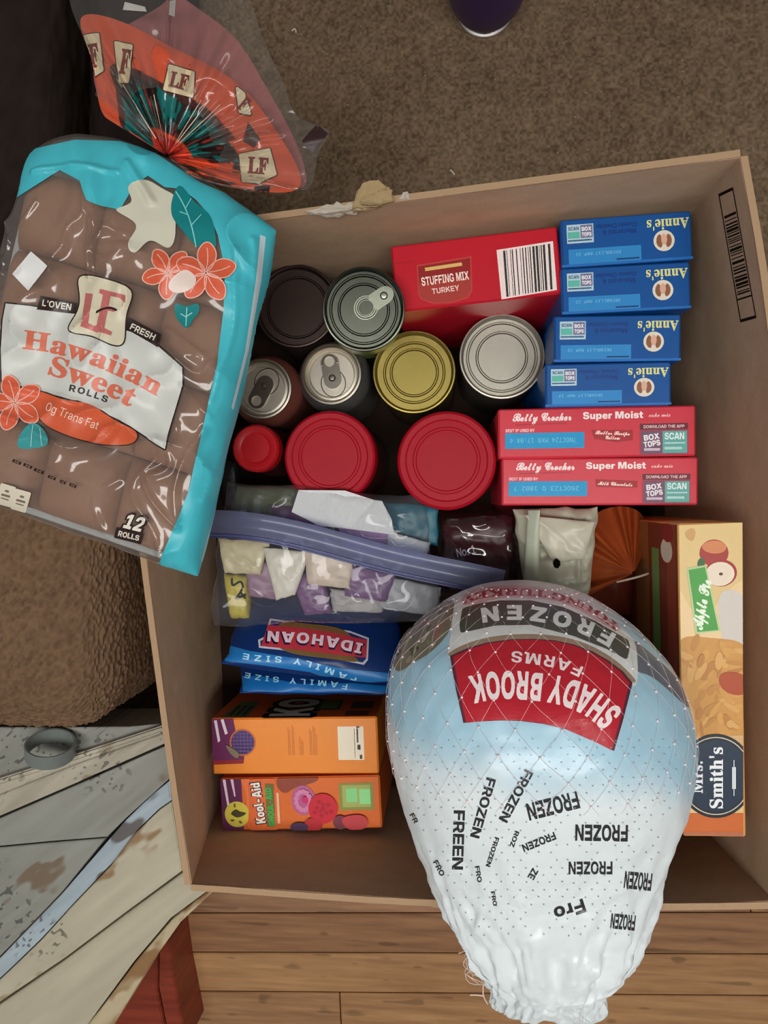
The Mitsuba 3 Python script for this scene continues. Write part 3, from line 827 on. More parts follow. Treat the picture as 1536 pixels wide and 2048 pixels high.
pr.add('lettering#6', TX('Kool-Aid', 76, 50, 21, 86, -96, 'heavy', 3), C(26, 22, 24))
pr.add('lettering#6', TX('Kool-Aid', 76, 50, 19, 84, -96, 'heavy', 0), C(240, 236, 228))
pr.add('lettering#8', PG((92, 10), (110, 12), (108, 98), (92, 98)), C(112, 104, 44))
pr.add('lettering#8', TX('GHOUL-AID', 100, 58, 13, 78, -94, 'heavy', 0), C(54, 176, 76))
pr.add('small_print', R(114, 30, 119, 92), C(236, 190, 150))
pr.add('picture', SP((118, 2), (200, 2), (180, 14), (150, 22), (128, 30)), C(146, 66, 44))
pr.add('picture', EL(168, 46, 24, 30), C(186, 96, 142))
for i, a in enumerate(np.linspace(0, 6.28, 14)): pr.add('picture', EL(168 + 14 * math.cos(a), 46 + 19 * math.sin(a), 5), C(214, 130, 172), up=i == 0)
pr.add('picture', EL(172, 44, 7), C(206, 40, 110), up=False)
pr.add('picture', EL(207, 62, 29, 30), C(206, 30, 52))
pr.add('picture', union_all([EL(207 + 18 * math.cos(k * 2.4) * (k / 9) ** .5, 62 + 18 * math.sin(k * 2.4) * (k / 9) ** .5, 4.2) for k in range(10)]), C(176, 18, 42))
pr.add('picture', EL(186, 94, 18, 14), C(188, 36, 46))
pr.add('picture', EL(240, 90, 14, 14), C(120, 50, 66), up=False)
pr.add('picture', EL(158, 98, 18, 9), C(74, 44, 82))
pr.add('picture', R(240, 14, 308, 68), C(140, 146, 66))
pr.add('picture', R(246, 18, 302, 62), C(170, 180, 96))
pr.add('picture', R(254, 24, 276, 52), C(140, 220, 142))
pr.add('picture', R(280, 26, 302, 56), C(150, 230, 150), up=False)
pr.add('picture', SP((244, 84), (262, 76), (290, 80), (294, 96), (280, 105), (254, 102)), C(196, 62, 68))
pr.done()

# ================================================================== blue potato pouches
def pouch(label, tl, tr, br, bl, zt_, zb_, thick, seed):
    """A soft pouch whose sealed end is nearest the camera (at br, bl)."""
    key = nm('potato_pouch'); say(key, label, 'pouch', 'blue potato pouches')
    c4 = [at(*tl, zb_), at(*tr, zb_), at(*br, zt_), at(*bl, zt_)]
    m = pillow(c4, thick, 60, 3.0, .0016, 34, seed, 0, .03)
    put(f'{key}__body', m, 'm_satin', C(12, 46, 104), smooth=True)
    return key, m
k2, m2 = pouch('blue potato pouch standing behind another, only its sealed edge showing', (486, 1240), (796, 1262), (796, 1388), (480, 1386), .132, .06, .010, 5)
pr = Print(k2, on_mesh(m2, .0006, .0003), 5, 'm_satin')
pr.add('stripe', PG((484, 1352), (520, 1352), (600, 1368), (700, 1366), (772, 1372), (774, 1384), (600, 1385), (486, 1382)), C(22, 104, 176))
pr.add('lettering#10', TXC('FAMILY SIZE', [(696, 1375), (640, 1366), (560, 1360), (490, 1350)], 11, 'bold', 0, .5), C(150, 206, 236))
pr.done()
k3, m3_ = pouch('blue potato pouch with a red logo panel, lying under the zip bag', (492, 1196), (800, 1204), (800, 1368), (446, 1326), .150, .09, .016, 6)
pr = Print(k3, on_mesh(m3_, .0006, .0003), 5, 'm_satin')
pr.add('stripe', PG((446, 1270), (456, 1290), (500, 1302), (600, 1318), (680, 1336), (776, 1346), (778, 1362), (690, 1368), (620, 1344), (520, 1330), (450, 1322)), C(30, 116, 186))
pr.add('lettering#11', TXC('FAMILY SIZE', [(714, 1362), (660, 1342), (600, 1324), (540, 1318), (486, 1312)], 12, 'bold', 0, .5), C(170, 222, 246))
pr.add('logo', PG((540, 1237), (560, 1240), (700, 1262), (738, 1276), (736, 1320), (728, 1330), (690, 1322), (560, 1300), (518, 1296), (516, 1280), (528, 1274)), C(200, 196, 206))
pr.add('logo', PG((543, 1241), (700, 1266), (734, 1279), (732, 1318), (725, 1325), (690, 1318), (560, 1296), (521, 1292), (521, 1282), (532, 1278)), C(30, 50, 110))
pr.add('picture', SP((560, 1248), (620, 1248), (690, 1262), (700, 1280), (560, 1266)), C(120, 88, 54))
pr.add('picture', SP((556, 1290), (620, 1300), (700, 1310), (716, 1322), (660, 1318), (570, 1302)), C(120, 90, 50))
pr.add('logo', PG((536, 1250), (600, 1256), (660, 1264), (734, 1280), (732, 1316), (660, 1308), (590, 1299), (522, 1292)), C(186, 52, 66))
pr.add('logo', TXC('IDAHOAN', [(728, 1300), (690, 1292), (630, 1281), (580, 1277), (530, 1274)], 25, 'heavy', 0, .1), C(40, 20, 60))
pr.add('logo', TXC('IDAHOAN', [(725, 1298), (690, 1290), (630, 1279), (580, 1275), (534, 1272)], 21, 'heavy', 0, .14), C(236, 208, 220))
pr.done()

# ================================================================== yellow packet and dark packet against the left wall
def packet(name, label, cat, q, z, thick, col, m='m_satin', group=None, wr=.0008, seed=1, p=6, n=30):
    key = nm(name); say(key, label, cat, group)
    z = np.broadcast_to(z, (4,))
    me = pillow([at(*a, b) for a, b in zip(q, z)], thick, n, p, wr, 60, seed, 0, .03)
    put(f'{key}__wrapper', me, m, col, smooth=True)
    return key, me
ky, my = packet('yellow_packet', 'yellow packet with black pen marks against the side of the box', 'packet', [(448, 1146), (500, 1150), (500, 1236), (462, 1236)], .12, .008, C(206, 190, 60))
pr = Print(ky, on_mesh(my), 6, 'm_matte')
pr.add('pen_mark', union_all([LS([(464, 1158), (468, 1170), (478, 1164), (486, 1174)], 4), LS([(472, 1196), (480, 1186), (484, 1178)], 4), LS([(474, 1196), (490, 1190)], 5), LS([(482, 1186), (490, 1196)], 4)]), C(16, 16, 12))
pr.done()
kd, md = packet('dark_packet', 'narrow black packet standing beside the bread bag', 'packet', [(446, 920), (478, 920), (486, 1018), (446, 1018)], .10, .010, C(30, 30, 32))
pr = Print(kd, on_mesh(md), 6)
pr.add('lettering#12', TX('no', 464, 1004, 9, 20, -20, 'sans'), C(120, 140, 140))
pr.done()

# ================================================================== packages behind the turkey
kn, mn = packet('dark_package', 'dark maroon package in crinkled cellophane marked No. 1', 'package', [(884, 1040), (1024, 1032), (1040, 1190), (880, 1180)], [.125, .125, .10, .10], .016, C(60, 22, 26), wr=.002, seed=4, n=44)
pr = Print(kn, on_mesh(mn), 8)
pr.add('lettering#13', TX('No. 1', 932, 1102, 17, 40, -12, 'sans', 1), C(206, 190, 190))
pr.done()
put(f'{kn}__cellophane', pillow([at(870, 1014, .142), at(1046, 1012, .142), at(1060, 1196, .12), at(870, 1190, .12)], .020, 60, 4, .004, 40, 9), 'm_film', smooth=True)
kc, mc = packet('cream_bag', 'cream folded bag with a hole shown by a black sheet, behind the frozen turkey', 'bag', [(1026, 1016), (1196, 1016), (1176, 1196), (1050, 1196)], [.150, .150, .130, .130], .016, C(182, 180, 160), 'm_satin', wr=.006, seed=6, n=60, p=3)
fold = pillow([at(1050, 1030, .168), at(1190, 1044, .170), at(1168, 1118, .168), at(1106, 1126, .166)], .004, 30, 3, .003, 50, 12)
put(f'{kc}__folded_top', fold, 'm_satin', C(196, 192, 172), smooth=True)
put(f'{kc}__folded_top', pillow([at(1056, 1020, .168), at(1080, 1020, .174), at(1076, 1190, .160), at(1046, 1190, .152)], .003, 24, 3, .001, 50, 13), 'm_satin', C(176, 182, 162), smooth=True)
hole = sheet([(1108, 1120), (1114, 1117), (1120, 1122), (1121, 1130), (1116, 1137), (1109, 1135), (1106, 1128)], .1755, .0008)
put(f'{kc}__hole', hole, 'm_matte', C(14, 14, 12))  # flat black sheet: the darkness inside a hole is put into its colour
kt = nm('orange_bag'); say(kt, 'orange cellophane bag gathered with a twist tie, beside the pie box', 'bag')
hub = (1268, 1146)
fanb = [(1160, 1200), (1150, 1120), (1170, 1050), (1210, 1018), (1256, 1014), (1284, 1030), (1290, 1100)]
nb, nr = 90, 26
bc = spline(fanb, nb)
vv = []
for j in range(nr):
    t_ = j / (nr - 1)
    pz = .155 - .035 * t_ + .006 * (0.2 + t_) * np.sin(np.arange(nb) / nb * 34 * (1) + 1.3 * np.sin(np.arange(nb) * .21)) * min(1, 4 * t_)
    vv.append(ats(np.array(hub) + (bc - hub) * (0.03 + .97 * t_), pz))
vv = np.array(vv)
put(f'{kt}__gathered_top', trimesh.Trimesh(vv.reshape(-1, 3), grid_faces(nr, nb), process=False), 'm_gloss', np.array([C(176, 84, 40) * (1 - .55 * x) + C(96, 40, 24) * .55 * x for x in np.clip(meshkit.noise(np.column_stack([np.tile(np.arange(nb), nr) * .35, np.repeat(np.arange(nr), nb) * .1, np.zeros(nb * nr)]), 4), 0, 1)]), smooth=True)
put(f'{kt}__body', pillow([at(1170, 1030, .10), at(1268, 1030, .10), at(1262, 1230, .09), at(1150, 1230, .09)], .022, 40, 3, .002, 40, 31), 'm_gloss', C(96, 40, 26), smooth=True)
put(f'{kt}__twist_tie', tube(spline([at(1234, 1164, .16), at(1260, 1158, .165), at(1282, 1152, .165), at(1296, 1147, .162)], 14), .0009), 'm_satin', C(196, 176, 160))

# ================================================================== zip bag and what is in it
sach = [([(436, 1076), (540, 1084), (522, 1150), (450, 1146)], .152, C(196, 186, 150), 'cream sachet at the left end of the zip bag'),
        ([(490, 1120), (552, 1124), (560, 1200), (498, 1192)], .146, C(146, 116, 136), 'mauve sachet below the left half of the blue zip'),
        ([(526, 1094), (622, 1104), (590, 1190), (552, 1200)], .158, C(216, 212, 198), 'white pointed sachet below the left half of the blue zip'),
        ([(578, 1150), (644, 1140), (664, 1226), (610, 1230)], .151, C(112, 78, 118), 'purple sachet over the top of the blue pouch'),
        ([(606, 1098), (706, 1120), (700, 1178), (616, 1168)], .161, C(206, 190, 172), 'beige sachet under the middle of the blue zip'),
        ([(684, 1126), (792, 1150), (772, 1204), (690, 1192)], .154, C(122, 92, 132), 'purple sachet right of the beige one, below the zip'),
        ([(660, 1176), (776, 1188), (764, 1226), (664, 1222)], .146, C(170, 166, 166), 'grey sachet between the purple one and the blue pouch'),
        ([(766, 1150), (884, 1176), (868, 1232), (756, 1216)], .150, C(176, 178, 184), 'pale grey sachet at the right end of the zip bag'),
        ([(474, 972), (600, 974), (590, 1044), (458, 1036)], .140, C(84, 94, 68), 'olive green sachet under the small red cap'),
        ([(540, 1010), (628, 1018), (676, 1072), (556, 1060)], .146, C(98, 62, 98), 'dark purple sachet below the olive green one'),
        ([(676, 1050), (776, 1058), (770, 1116), (690, 1104)], .160, C(150, 120, 166), 'lilac sachet just above the blue zip'),
        ([(770, 1060), (860, 1086), (850, 1130), (776, 1112)], .156, C(190, 194, 200), 'pale crumpled sachet right of the lilac one'),
        ([(768, 1004), (876, 1012), (876, 1092), (790, 1080)], .140, C(24, 100, 118), 'teal sachet beneath the right red lid')]
for i, (q, z, col, lab) in enumerate(sach):
    packet('sachet', lab, 'sachet', q, z, .0032, col, 'm_satin', 'sachets in the zip bag', .0022, i, 5, 26)
wc = nm('white_card'); say(wc, 'blank folded white paper card in the zip bag, below the red lid', 'card')
put(f'{wc}__sheet', sheet([(597, 980), (690, 981), (748, 1000), (700, 1058), (640, 1052), (583, 1024)], [.172, .172, .172, .170, .170, .170]), 'm_matte', C(222, 224, 226))
put(f'{wc}__fold', sheet([(748, 1000), (764, 1002), (782, 1036), (790, 1070), (700, 1058)], [.172, .174, .172, .166, .170]), 'm_matte', C(214, 216, 218))
zb = nm('zip_bag'); say(zb, 'clear plastic zip bag with a blue zip, holding white and purple sachets', 'bag')
put(f'{zb}__bag_film', pillow([at(452, 962, .160), at(842, 992, .162), at(892, 1238, .164), at(424, 1250, .150)], .019, 150, 5, .006, 22, 22, 0, .03, sharp=4), 'm_haze', smooth=True)
zc = spline([(408, 1052), (520, 1060), (640, 1086), (780, 1124), (900, 1150), (1004, 1172)], 60)
def strip(off0, off1, z, wob=.0):
    t = np.gradient(zc, axis=0); t /= np.linalg.norm(t, axis=1, keepdims=True); n_ = np.column_stack([-t[:, 1], t[:, 0]])
    rows = []
    for k, o_ in enumerate(np.linspace(off0, off1, 7)):
        rows.append(ats(zc + n_ * o_, z + .0012 * math.sin(k * 1.4) + .002 * np.sin(np.linspace(0, 9, 60))))
    v_ = np.array(rows)
    m = np.vstack([v_.reshape(-1, 3), v_.reshape(-1, 3) - [0, 0, .0006]])
    f = grid_faces(7, 60)
    return trimesh.Trimesh(m, np.vstack([f, f[:, ::-1] + 420]), process=False)
put(f'{zb}__zip_strip', strip(-32, 22, .190), 'm_film_blue', smooth=True)
for off in (16, 22):
    t = np.gradient(zc, axis=0); t /= np.linalg.norm(t, axis=1, keepdims=True); n_ = np.column_stack([-t[:, 1], t[:, 0]])
    put(f'{zb}__zip_track', tube(ats(zc + n_ * off, .1915 + .002 * np.sin(np.linspace(0, 9, 60))), .0007, 6), 'm_satin', C(70, 74, 128))

# ================================================================== frozen turkey in its printed bag
from scipy.interpolate import PchipInterpolator as PCH
ST = np.array([  # y, left, right (pixels at the middle height), middle height, rise above it, drop below it
    [1166, 1020, 1070, .250, .004, .020], [1172, 968, 1116, .252, .018, .035], [1186, 925, 1162, .255, .034, .05], [1210, 882, 1206, .258, .052, .065], [1250, 834, 1262, .262, .070, .09],
    [1300, 795, 1310, .266, .083, .15], [1370, 779, 1352, .270, .092, .235], [1440, 777, 1372, .272, .094, .25], [1510, 783, 1377, .274, .090, .235],
    [1580, 799, 1370, .276, .080, .19], [1650, 823, 1350, .279, .068, .12], [1720, 852, 1328, .283, .056, .060], [1790, 884, 1304, .290, .045, .032],
    [1850, 916, 1284, .293, .038, .026], [1900, 944, 1262, .293, .034, .026], [1936, 972, 1238, .290, .030, .024], [1954, 988, 1206, .288, .028, .022], [1980, 994, 1198, .285, .022, .018], [2016, 1000, 1192, .282, .012, .010], [2034, 1014, 1180, .281, .004, .004]])
_I = PCH(np.arange(len(ST)), ST)
def turkey(s, a):
    """Surface points; s runs along the bird in stations, a around it (0 = right, pi/2 = top)."""
    q = _I(s)
    q[..., 0] += 15 * np.cos(a) * np.clip((s - 16.5) / 2.5, 0, 1)      # the end is cut askew
    Lw, Rw = ats(q[..., [1, 0]].reshape(-1, 2), q[..., 3].ravel()), ats(q[..., [2, 0]].reshape(-1, 2), q[..., 3].ravel())
    Lw, Rw = Lw.reshape(q.shape[:-1] + (3,)), Rw.reshape(q.shape[:-1] + (3,))
    ca, sa = np.cos(a), np.sin(a)
    e = 2 / 2.25
    ca, sa = np.sign(ca) * np.abs(ca) ** e, np.sign(sa) * np.abs(sa) ** e
    p = (Lw + Rw) / 2 + (Rw - Lw) / 2 * ca[..., None]
    p[..., 2] += np.where(sa > 0, q[..., 4], q[..., 5]) * sa
    # folds of the gathered bag run along it, the body is a little lumpy
    y = q[..., 0]
    g = np.clip((y - 1520) / 350, 0, 1) ** 1.4
    x_ = ca * 3
    k = np.stack([np.cos(a) * 4.5 + 1.0, np.sin(a) * 4.5, s * .30], -1)
    fold = (1 - np.abs(2 * meshkit.fbm(k, 3, 11) - 1)) - .6
    lump = meshkit.fbm(p * 22, 3, 4) - .5
    crumple = meshkit.fbm(p * 95, 3, 9) - .5
    d = .015 * g * fold + .006 * lump * (1 - .4 * g) + (.0065 * g + .0014) * crumple
    c = (Lw + Rw) / 2
    n = (p - c); n /= np.linalg.norm(n, axis=-1, keepdims=True) + 1e-9
    fade = np.clip(np.minimum(s, len(ST) - 1 - s) / .7, 0, 1)
    return p + n * (d * fade)[..., None]
NS, NA = 230, 200
ss, aa = np.meshgrid(np.linspace(0, len(ST) - 1, NS), np.arange(NA) / NA * 2 * math.pi, indexing='ij')
tv = turkey(ss, aa)
yy = _I(ss)[..., 0]
sm = lambda a, b, x: (lambda t: t * t * (3 - 2 * t))(np.clip((x - a) / (b - a), 0, 1))
nz = meshkit.fbm(np.stack([aa * 3, ss * .8, ss * 0], -1), 3, 2) - .5
yb = yy - 110 * np.clip(np.cos(aa), 0, 1) ** 2 + 20 * np.clip(-np.cos(aa), 0, 1) + 60 * nz
bl = sm(1190, 1260, yy) * (1 - sm(1400, 1530, yb))
white, blue = C(218, 226, 228), C(158, 196, 214)
tcol = white * (1 - bl[..., None]) + blue * bl[..., None]
capv = np.array([tv[0].mean(0), tv[-1].mean(0)])
nv = NS * NA
tf = np.vstack([grid_faces(NS, NA, True), [[nv, (i + 1) % NA, i] for i in range(NA)], [[nv + 1, nv - NA + i, nv - NA + (i + 1) % NA] for i in range(NA)]])
tm = trimesh.Trimesh(np.vstack([tv.reshape(-1, 3), capv]), tf, process=False)
tm.fix_normals()
mat('m_bag', P(VC, 0.34, specular=0.5, clearcoat=0.35, clearcoat_gloss=0.8))
tk = nm('frozen_turkey'); say(tk, 'large frozen turkey in a white and blue printed bag with a gathered neck', 'turkey')
put(f'{tk}__bag', tm, 'm_bag', np.vstack([tcol.reshape(-1, 3), white, white]), smooth=True)
tom = on_mesh(tm, .00035, .0001)
pr = Print(tk, tom, 6, 'm_bag')
pr.add('picture', SP((784, 1302), (808, 1262), (837, 1233), (880, 1206), (908, 1204), (908, 1230), (900, 1259), (859, 1306), (820, 1330), (795, 1342)), C(120, 112, 96))
r_ = np.random.default_rng(21)
reg = PG((788, 1300), (837, 1236), (900, 1208), (905, 1230), (898, 1256), (859, 1302), (800, 1336))
tones = [C(150, 140, 116), C(84, 84, 66), C(160, 96, 84), C(190, 180, 158), C(70, 60, 50), C(128, 132, 96)]
for i in range(70):
    x, y = r_.uniform(786, 906), r_.uniform(1206, 1340)
    pr.add('picture', EL(x, y, r_.uniform(3, 10), r_.uniform(2, 4), -55).intersection(reg), tones[i % 6], up=i % 10 == 0)
pr.add('picture', SP((1268, 1284), (1300, 1304), (1340, 1340), (1370, 1379), (1382, 1416), (1331, 1375), (1290, 1348), (1272, 1338)), C(104, 108, 118))
pr.add('label', SP((915, 1194), (950, 1178), (1010, 1168), (1070, 1170), (1130, 1190), (1190, 1222), (1240, 1252), (1268, 1284), (1274, 1310), (1270, 1372), (1240, 1346), (1190, 1318), (1130, 1296), (1060, 1286), (980, 1290), (900, 1316), (898, 1290), (906, 1230)), C(214, 216, 214))
pr.add('label', SP((925, 1192), (1000, 1172), (1075, 1175), (1140, 1197), (1240, 1256), (1236, 1262), (1140, 1212), (1061, 1197), (1000, 1197), (930, 1210)), C(206, 172, 174))
pr.add('label__lettering#1', TXC('YOUNG TURKEY', [(1236, 1258), (1150, 1204), (1070, 1186), (990, 1186), (926, 1202)], 13, 'serif', 1), C(150, 70, 76))
pr.add('label', PG((925, 1216), (960, 1207), (1001, 1201), (1061, 1201), (1125, 1214), (1190, 1242), (1256, 1280), (1260, 1294), (1254, 1320), (1211, 1297), (1147, 1272), (1061, 1250), (992, 1251), (921, 1266), (919, 1250)).buffer(-4).buffer(4), C(78, 80, 72))
pr.add('label__lettering#2', TXC('FROZEN', [(1228, 1284), (1180, 1259), (1120, 1238), (1060, 1227), (1010, 1226), (962, 1232)], 30, 'heavy', 0, .35), C(222, 224, 222))
redl = PG((900, 1312), (936, 1296), (975, 1285), (1020, 1279), (1069, 1278), (1110, 1281), (1147, 1289), (1185, 1303), (1215, 1320), (1245, 1342), (1265, 1366), (1246, 1440), (1228, 1502), (1200, 1488), (1172, 1476), (1130, 1458), (1087, 1448), (1040, 1442), (1001, 1441), (960, 1443), (927, 1446), (912, 1380))
pr.add('label', affinity.translate(redl, 0, -5).difference(redl.buffer(-2)).union(LS([(900, 1309), (975, 1279), (1069, 1272), (1147, 1283), (1215, 1314), (1268, 1362)], 7)), C(150, 128, 108))
pr.add('label', redl, C(84, 36, 52))
pr.add('label', affinity.scale(redl, .965, .985), C(178, 26, 42))
pr.add('label__lettering#3', TXC('FARMS', [(1164, 1346), (1127, 1330), (1099, 1323), (1067, 1318), (1022, 1313)], 22, 'bold', 0, .15), C(232, 218, 218))
pr.add('label__lettering#4', TXC('SHADY BROOK', [(1226, 1444), (1192, 1413), (1150, 1391), (1102, 1378), (1050, 1372), (1000, 1371), (944, 1380)], 54, 'bold', 1, .1), C(236, 222, 222))
BK = C(44, 44, 46)
for s, x, y, h, w, a in (('FROZEN', 1106, 1612, 34, 108, 166), ('FROZEN', 1032, 1592, 19, 116, 118), ('FROZEN', 966, 1616, 19, 126, 106), ('FREEN', 917, 1680, 22, 122, 92),
                         ('FROZEN', 1203, 1666, 32, 108, 181), ('FROZEN', 1078, 1684, 15, 72, 158), ('FROZEN', 1181, 1736, 25, 90, 180), ('FROZEN', 1276, 1762, 34, 56, 186),
                         ('Fro', 1140, 1820, 27, 66, 162), ('FROZEN', 1246, 1844, 30, 50, 186), ('FROZEN', 985, 1704, 9, 62, 108), ('ROZ', 1029, 1678, 9, 34, 110), ('FRO', 957, 1748, 9, 34, 80),
                         ('FRO', 988, 1797, 8, 30, 80), ('ZE', 1066, 1748, 14, 22, 120), ('FR', 828, 1636, 9, 22, 60), ('FRO', 878, 1736, 10, 34, 62)):
    pr.add(f'frozen_print#{x}', TX(s, x, y, h, w, a, 'bold'), BK, up=False)
dots = []
for i, y in enumerate(np.arange(1480, 1880, 15)):
    for x in np.arange(800 + (i % 2) * 12, 1390, 24):
        q = _I(np.interp(y, ST[:, 0], np.arange(len(ST))))
        if q[1] + 14 < x < q[2] - 14 and r_.uniform() < .8: dots.append(EL(x + r_.uniform(-2, 2), y + r_.uniform(-2, 2), 1.7, 1.1))
pr.maxedge = None
pr.add('perforation_print', union_all(dots), C(150, 158, 166))
pr.done()
# netting: two families of threads that cross in diamonds
def thread(a0, k, s0, s1, n=46):
    s = np.linspace(s0, s1, n)
    a = a0 + k * (s - s0)
    p = turkey(s, a); c = turkey(s, a + .02)
    up = p - ((turkey(s, a * 0) + turkey(s, a * 0 + math.pi)) / 2); up /= np.linalg.norm(up, axis=1, keepdims=True)
    return (p + up * .0010)[(np.sin(a) > -.15)]
net = []
for i in range(30):
    for k in (.17, -.17):
        t_ = thread(i / 30 * 2 * math.pi + .05, k, 1.2, 8.2)
        if len(t_) > 6: net.append(tube(t_, .00010, 4))
nodes = []
for i in range(30):
    for j in range(14):
        s = 1.2 + j * (math.pi / 30 / .17) ; a = i / 30 * 2 * math.pi + .05 + (j % 2) * math.pi / 30
        if s < 8.2 and math.sin(a) > -.1:
            p = turkey(np.array([s]), np.array([a]))[0]
            c_ = trimesh.creation.icosphere(1, .00075); c_.apply_translation(p + [0, 0, .0011]); nodes.append(c_)
put(f'{tk}__netting', net + nodes, 'm_satin', C(236, 222, 222), True)
labels[f'{tk}__netting'] = {'label': 'fine white diamond netting', 'kind': 'stuff'}
# the frayed end of the net at the neck
fr = []
for i in range(26):
    c0 = np.array([966 + r_.uniform(-8, 14), 1925 + r_.uniform(-40, 26)])
    pts = [c0 + np.cumsum(np.vstack([[0, 0], r_.normal(0, 9, (5, 2)) + [-3, 3]]), axis=0)[j] for j in range(6)]
    fr.append(tube(ats(spline(pts, 18), .286 + r_.uniform(-.006, .006)), .0004, 4))
for pts in ([(972, 1950), (966, 1976), (968, 1994), (976, 2008)], [(968, 1992), (954, 1990), (940, 1990)]):
    fr.append(tube(ats(spline(pts, 14), .283), .0006, 5))
put(f'{tk}__net_end', fr, 'm_satin', C(212, 188, 172), True)
labels[f'{tk}__net_end'] = {'label': 'frayed end of the net', 'kind': 'stuff'}

# ================================================================== armchair, seen from above at the left
ch = nm('armchair'); say(ch, 'brown plush armchair whose arm stands beside the cardboard box', 'armchair')
def soft_box(lo, hi, r, edge, amp, fq, seed):
    m = trimesh.creation.box(bounds=[lo, hi])
    v, f = trimesh.remesh.subdivide_to_size(m.vertices, m.faces, edge, max_iter=12)
    m = trimesh.Trimesh(v, f); m.merge_vertices()
    lo, hi = np.array(lo), np.array(hi)
    c = np.clip(m.vertices, lo + r, hi - r)
    d = m.vertices - c
    l = np.linalg.norm(d, axis=1, keepdims=True)
    n = d / np.maximum(l, 1e-9)
    h = meshkit.fbm(m.vertices * fq, 2, seed) - .5
    hb = meshkit.fbm(m.vertices * 14, 2, seed + 1) - .5
    m.vertices = c + n * (r + amp * h + .004 * hb)[:, None]
    return m, h
xr = at(308, 1300, .12)[0]
am, h_ = soft_box((-.66, at(150, 1462, .2)[1], -.0), (xr, .19, .226), .048, .0029, .0046, 330, 3)
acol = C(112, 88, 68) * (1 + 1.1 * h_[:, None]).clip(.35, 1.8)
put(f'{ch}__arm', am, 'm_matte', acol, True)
dk, h_ = soft_box((-.72, .20, 0), (at(120, 150, .16)[0], .75, .17), .03, .012, .003, 120, 5)
put(f'{ch}__seat_cushion', dk, 'm_matte', C(44, 36, 32) * (1 + h_[:, None]).clip(.4, 1.6), True, label='brown seat cushion with shadow put into its colour')  # shadow in this corner is painted as a dark fabric colour
dk, h_ = soft_box((at(120, 150, .16)[0] + .001, .20, 0), (at(330, 200, .12)[0], .75, .13), .03, .012, .003, 120, 6)
put(f'{ch}__front_panel', dk, 'm_matte', C(40, 32, 30) * (1 + h_[:, None]).clip(.4, 1.6), True, label='brown front panel with shadow put into its colour')  # dark colour carries the shadow beside the seat

# ================================================================== worn white painted stand with red-brown wood below
sd_ = nm('painted_stand'); say(sd_, 'worn white painted wooden stand with chipped edges and red-brown legs, below the armchair', 'stand')
put(f'{sd_}__top_board', prism([(-80, 1576), (0, 1556), (150, 1508), (322, 1452), (320, 1448), (258, 1454), (120, 1455), (-80, 1455)], .12, .178, .001), 'm_paint_grey')
put(f'{sd_}__ridge_moulding', prism([(-80, 1664), (0, 1633), (150, 1568), (330, 1488), (332, 1462), (322, 1453), (150, 1510), (0, 1558), (-80, 1582)], .12, .190, .004), 'm_paint_pale')
put(f'{sd_}__ridge_moulding', prism([(-80, 1646), (0, 1615), (150, 1550), (330, 1474), (330, 1466), (150, 1530), (0, 1590), (-80, 1618)], .188, .194, .002), 'm_paint_pale')
put(f'{sd_}__top_board', prism([(-80, 1668), (0, 1637), (150, 1572), (332, 1492), (344, 1500), (338, 1558), (250, 1638), (214, 1674), (100, 1683), (-80, 1700)], .12, .186, .001), 'm_paint_grey')
put(f'{sd_}__top_board', prism([(-80, 1703), (100, 1686), (210, 1677), (120, 1788), (0, 1912), (-80, 1990)], .12, .1855, .001), 'm_paint_grey')
e = [(-80, 1994), (0, 1916), (120, 1792), (250, 1642), (300, 1594), (340, 1561), (344, 1600), (318, 1618), (266, 1668), (220, 1730), (142, 1812), (80, 1880), (20, 1938), (-80, 2030)]
put(f'{sd_}__chipped_edge', prism(e, .0, .181, .002), 'm_paint_blue', label='flaking blue-grey edge')
put(f'{sd_}__side_panel', prism([(-80, 2034), (20, 1941), (80, 1883), (142, 1815), (220, 1733), (266, 1671), (318, 1621), (344, 1603), (356, 1680), (364, 1742), (250, 1826), (130, 1916), (0, 2004), (-80, 2064)], .115, .170, .0015), 'm_paint_cream')
put(f'{sd_}__rail', prism([(-80, 2068), (0, 2010), (130, 1921), (250, 1831), (366, 1746), (384, 1758), (420, 1779), (340, 1838), (266, 1926), (176, 2048), (120, 2130), (-80, 2130)], .10, .160, .002), 'm_paint_cream')
put(f'{sd_}__rail', prism([(426, 1784), (360, 1846), (300, 1930), (222, 2060), (180, 2080), (150, 2080), (200, 2020), (270, 1926), (344, 1840), (420, 1781)], .09, .146, .002), 'm_paint_tan')
put(f'{sd_}__leg', prism([(318, 1886), (337, 1868), (349, 1960), (374, 2090), (340, 2090), (317, 1975)], -.004, .050, .002), 'm_redwood', label='red-brown wooden leg')
put(f'{sd_}__lower_panel', prism([(316, 1890), (315, 1978), (337, 2090), (160, 2090), (214, 2040), (280, 1940)], -.004, .046, .002), 'm_redwood', label='red-brown wooden panel')
put(f'{sd_}__base', prism([(-80, 1530), (60, 1500), (250, 1500), (262, 1560), (190, 1680), (0, 1890), (-80, 1950)], .0, .1215), 'm_paint_grey')
# grey ring standing on its rim against the chair arm
rg = nm('plastic_ring'); say(rg, 'small grey plastic ring standing on the painted stand', 'ring')
rm = lathe([(.0172, -.006), (.0195, -.0055), (.0198, .0055), (.0190, .0064), (.0176, .0060), (.0172, -.006)], sec=72)
ax = np.array([.16, .92, .30]); ax /= np.linalg.norm(ax)
rm.apply_transform(trimesh.geometry.align_vectors([0, 0, 1], ax))
rm.apply_translation(at(101, 1498, .198))
put(f'{rg}__body', rm, 'm_satin', C(112, 118, 114), 30)

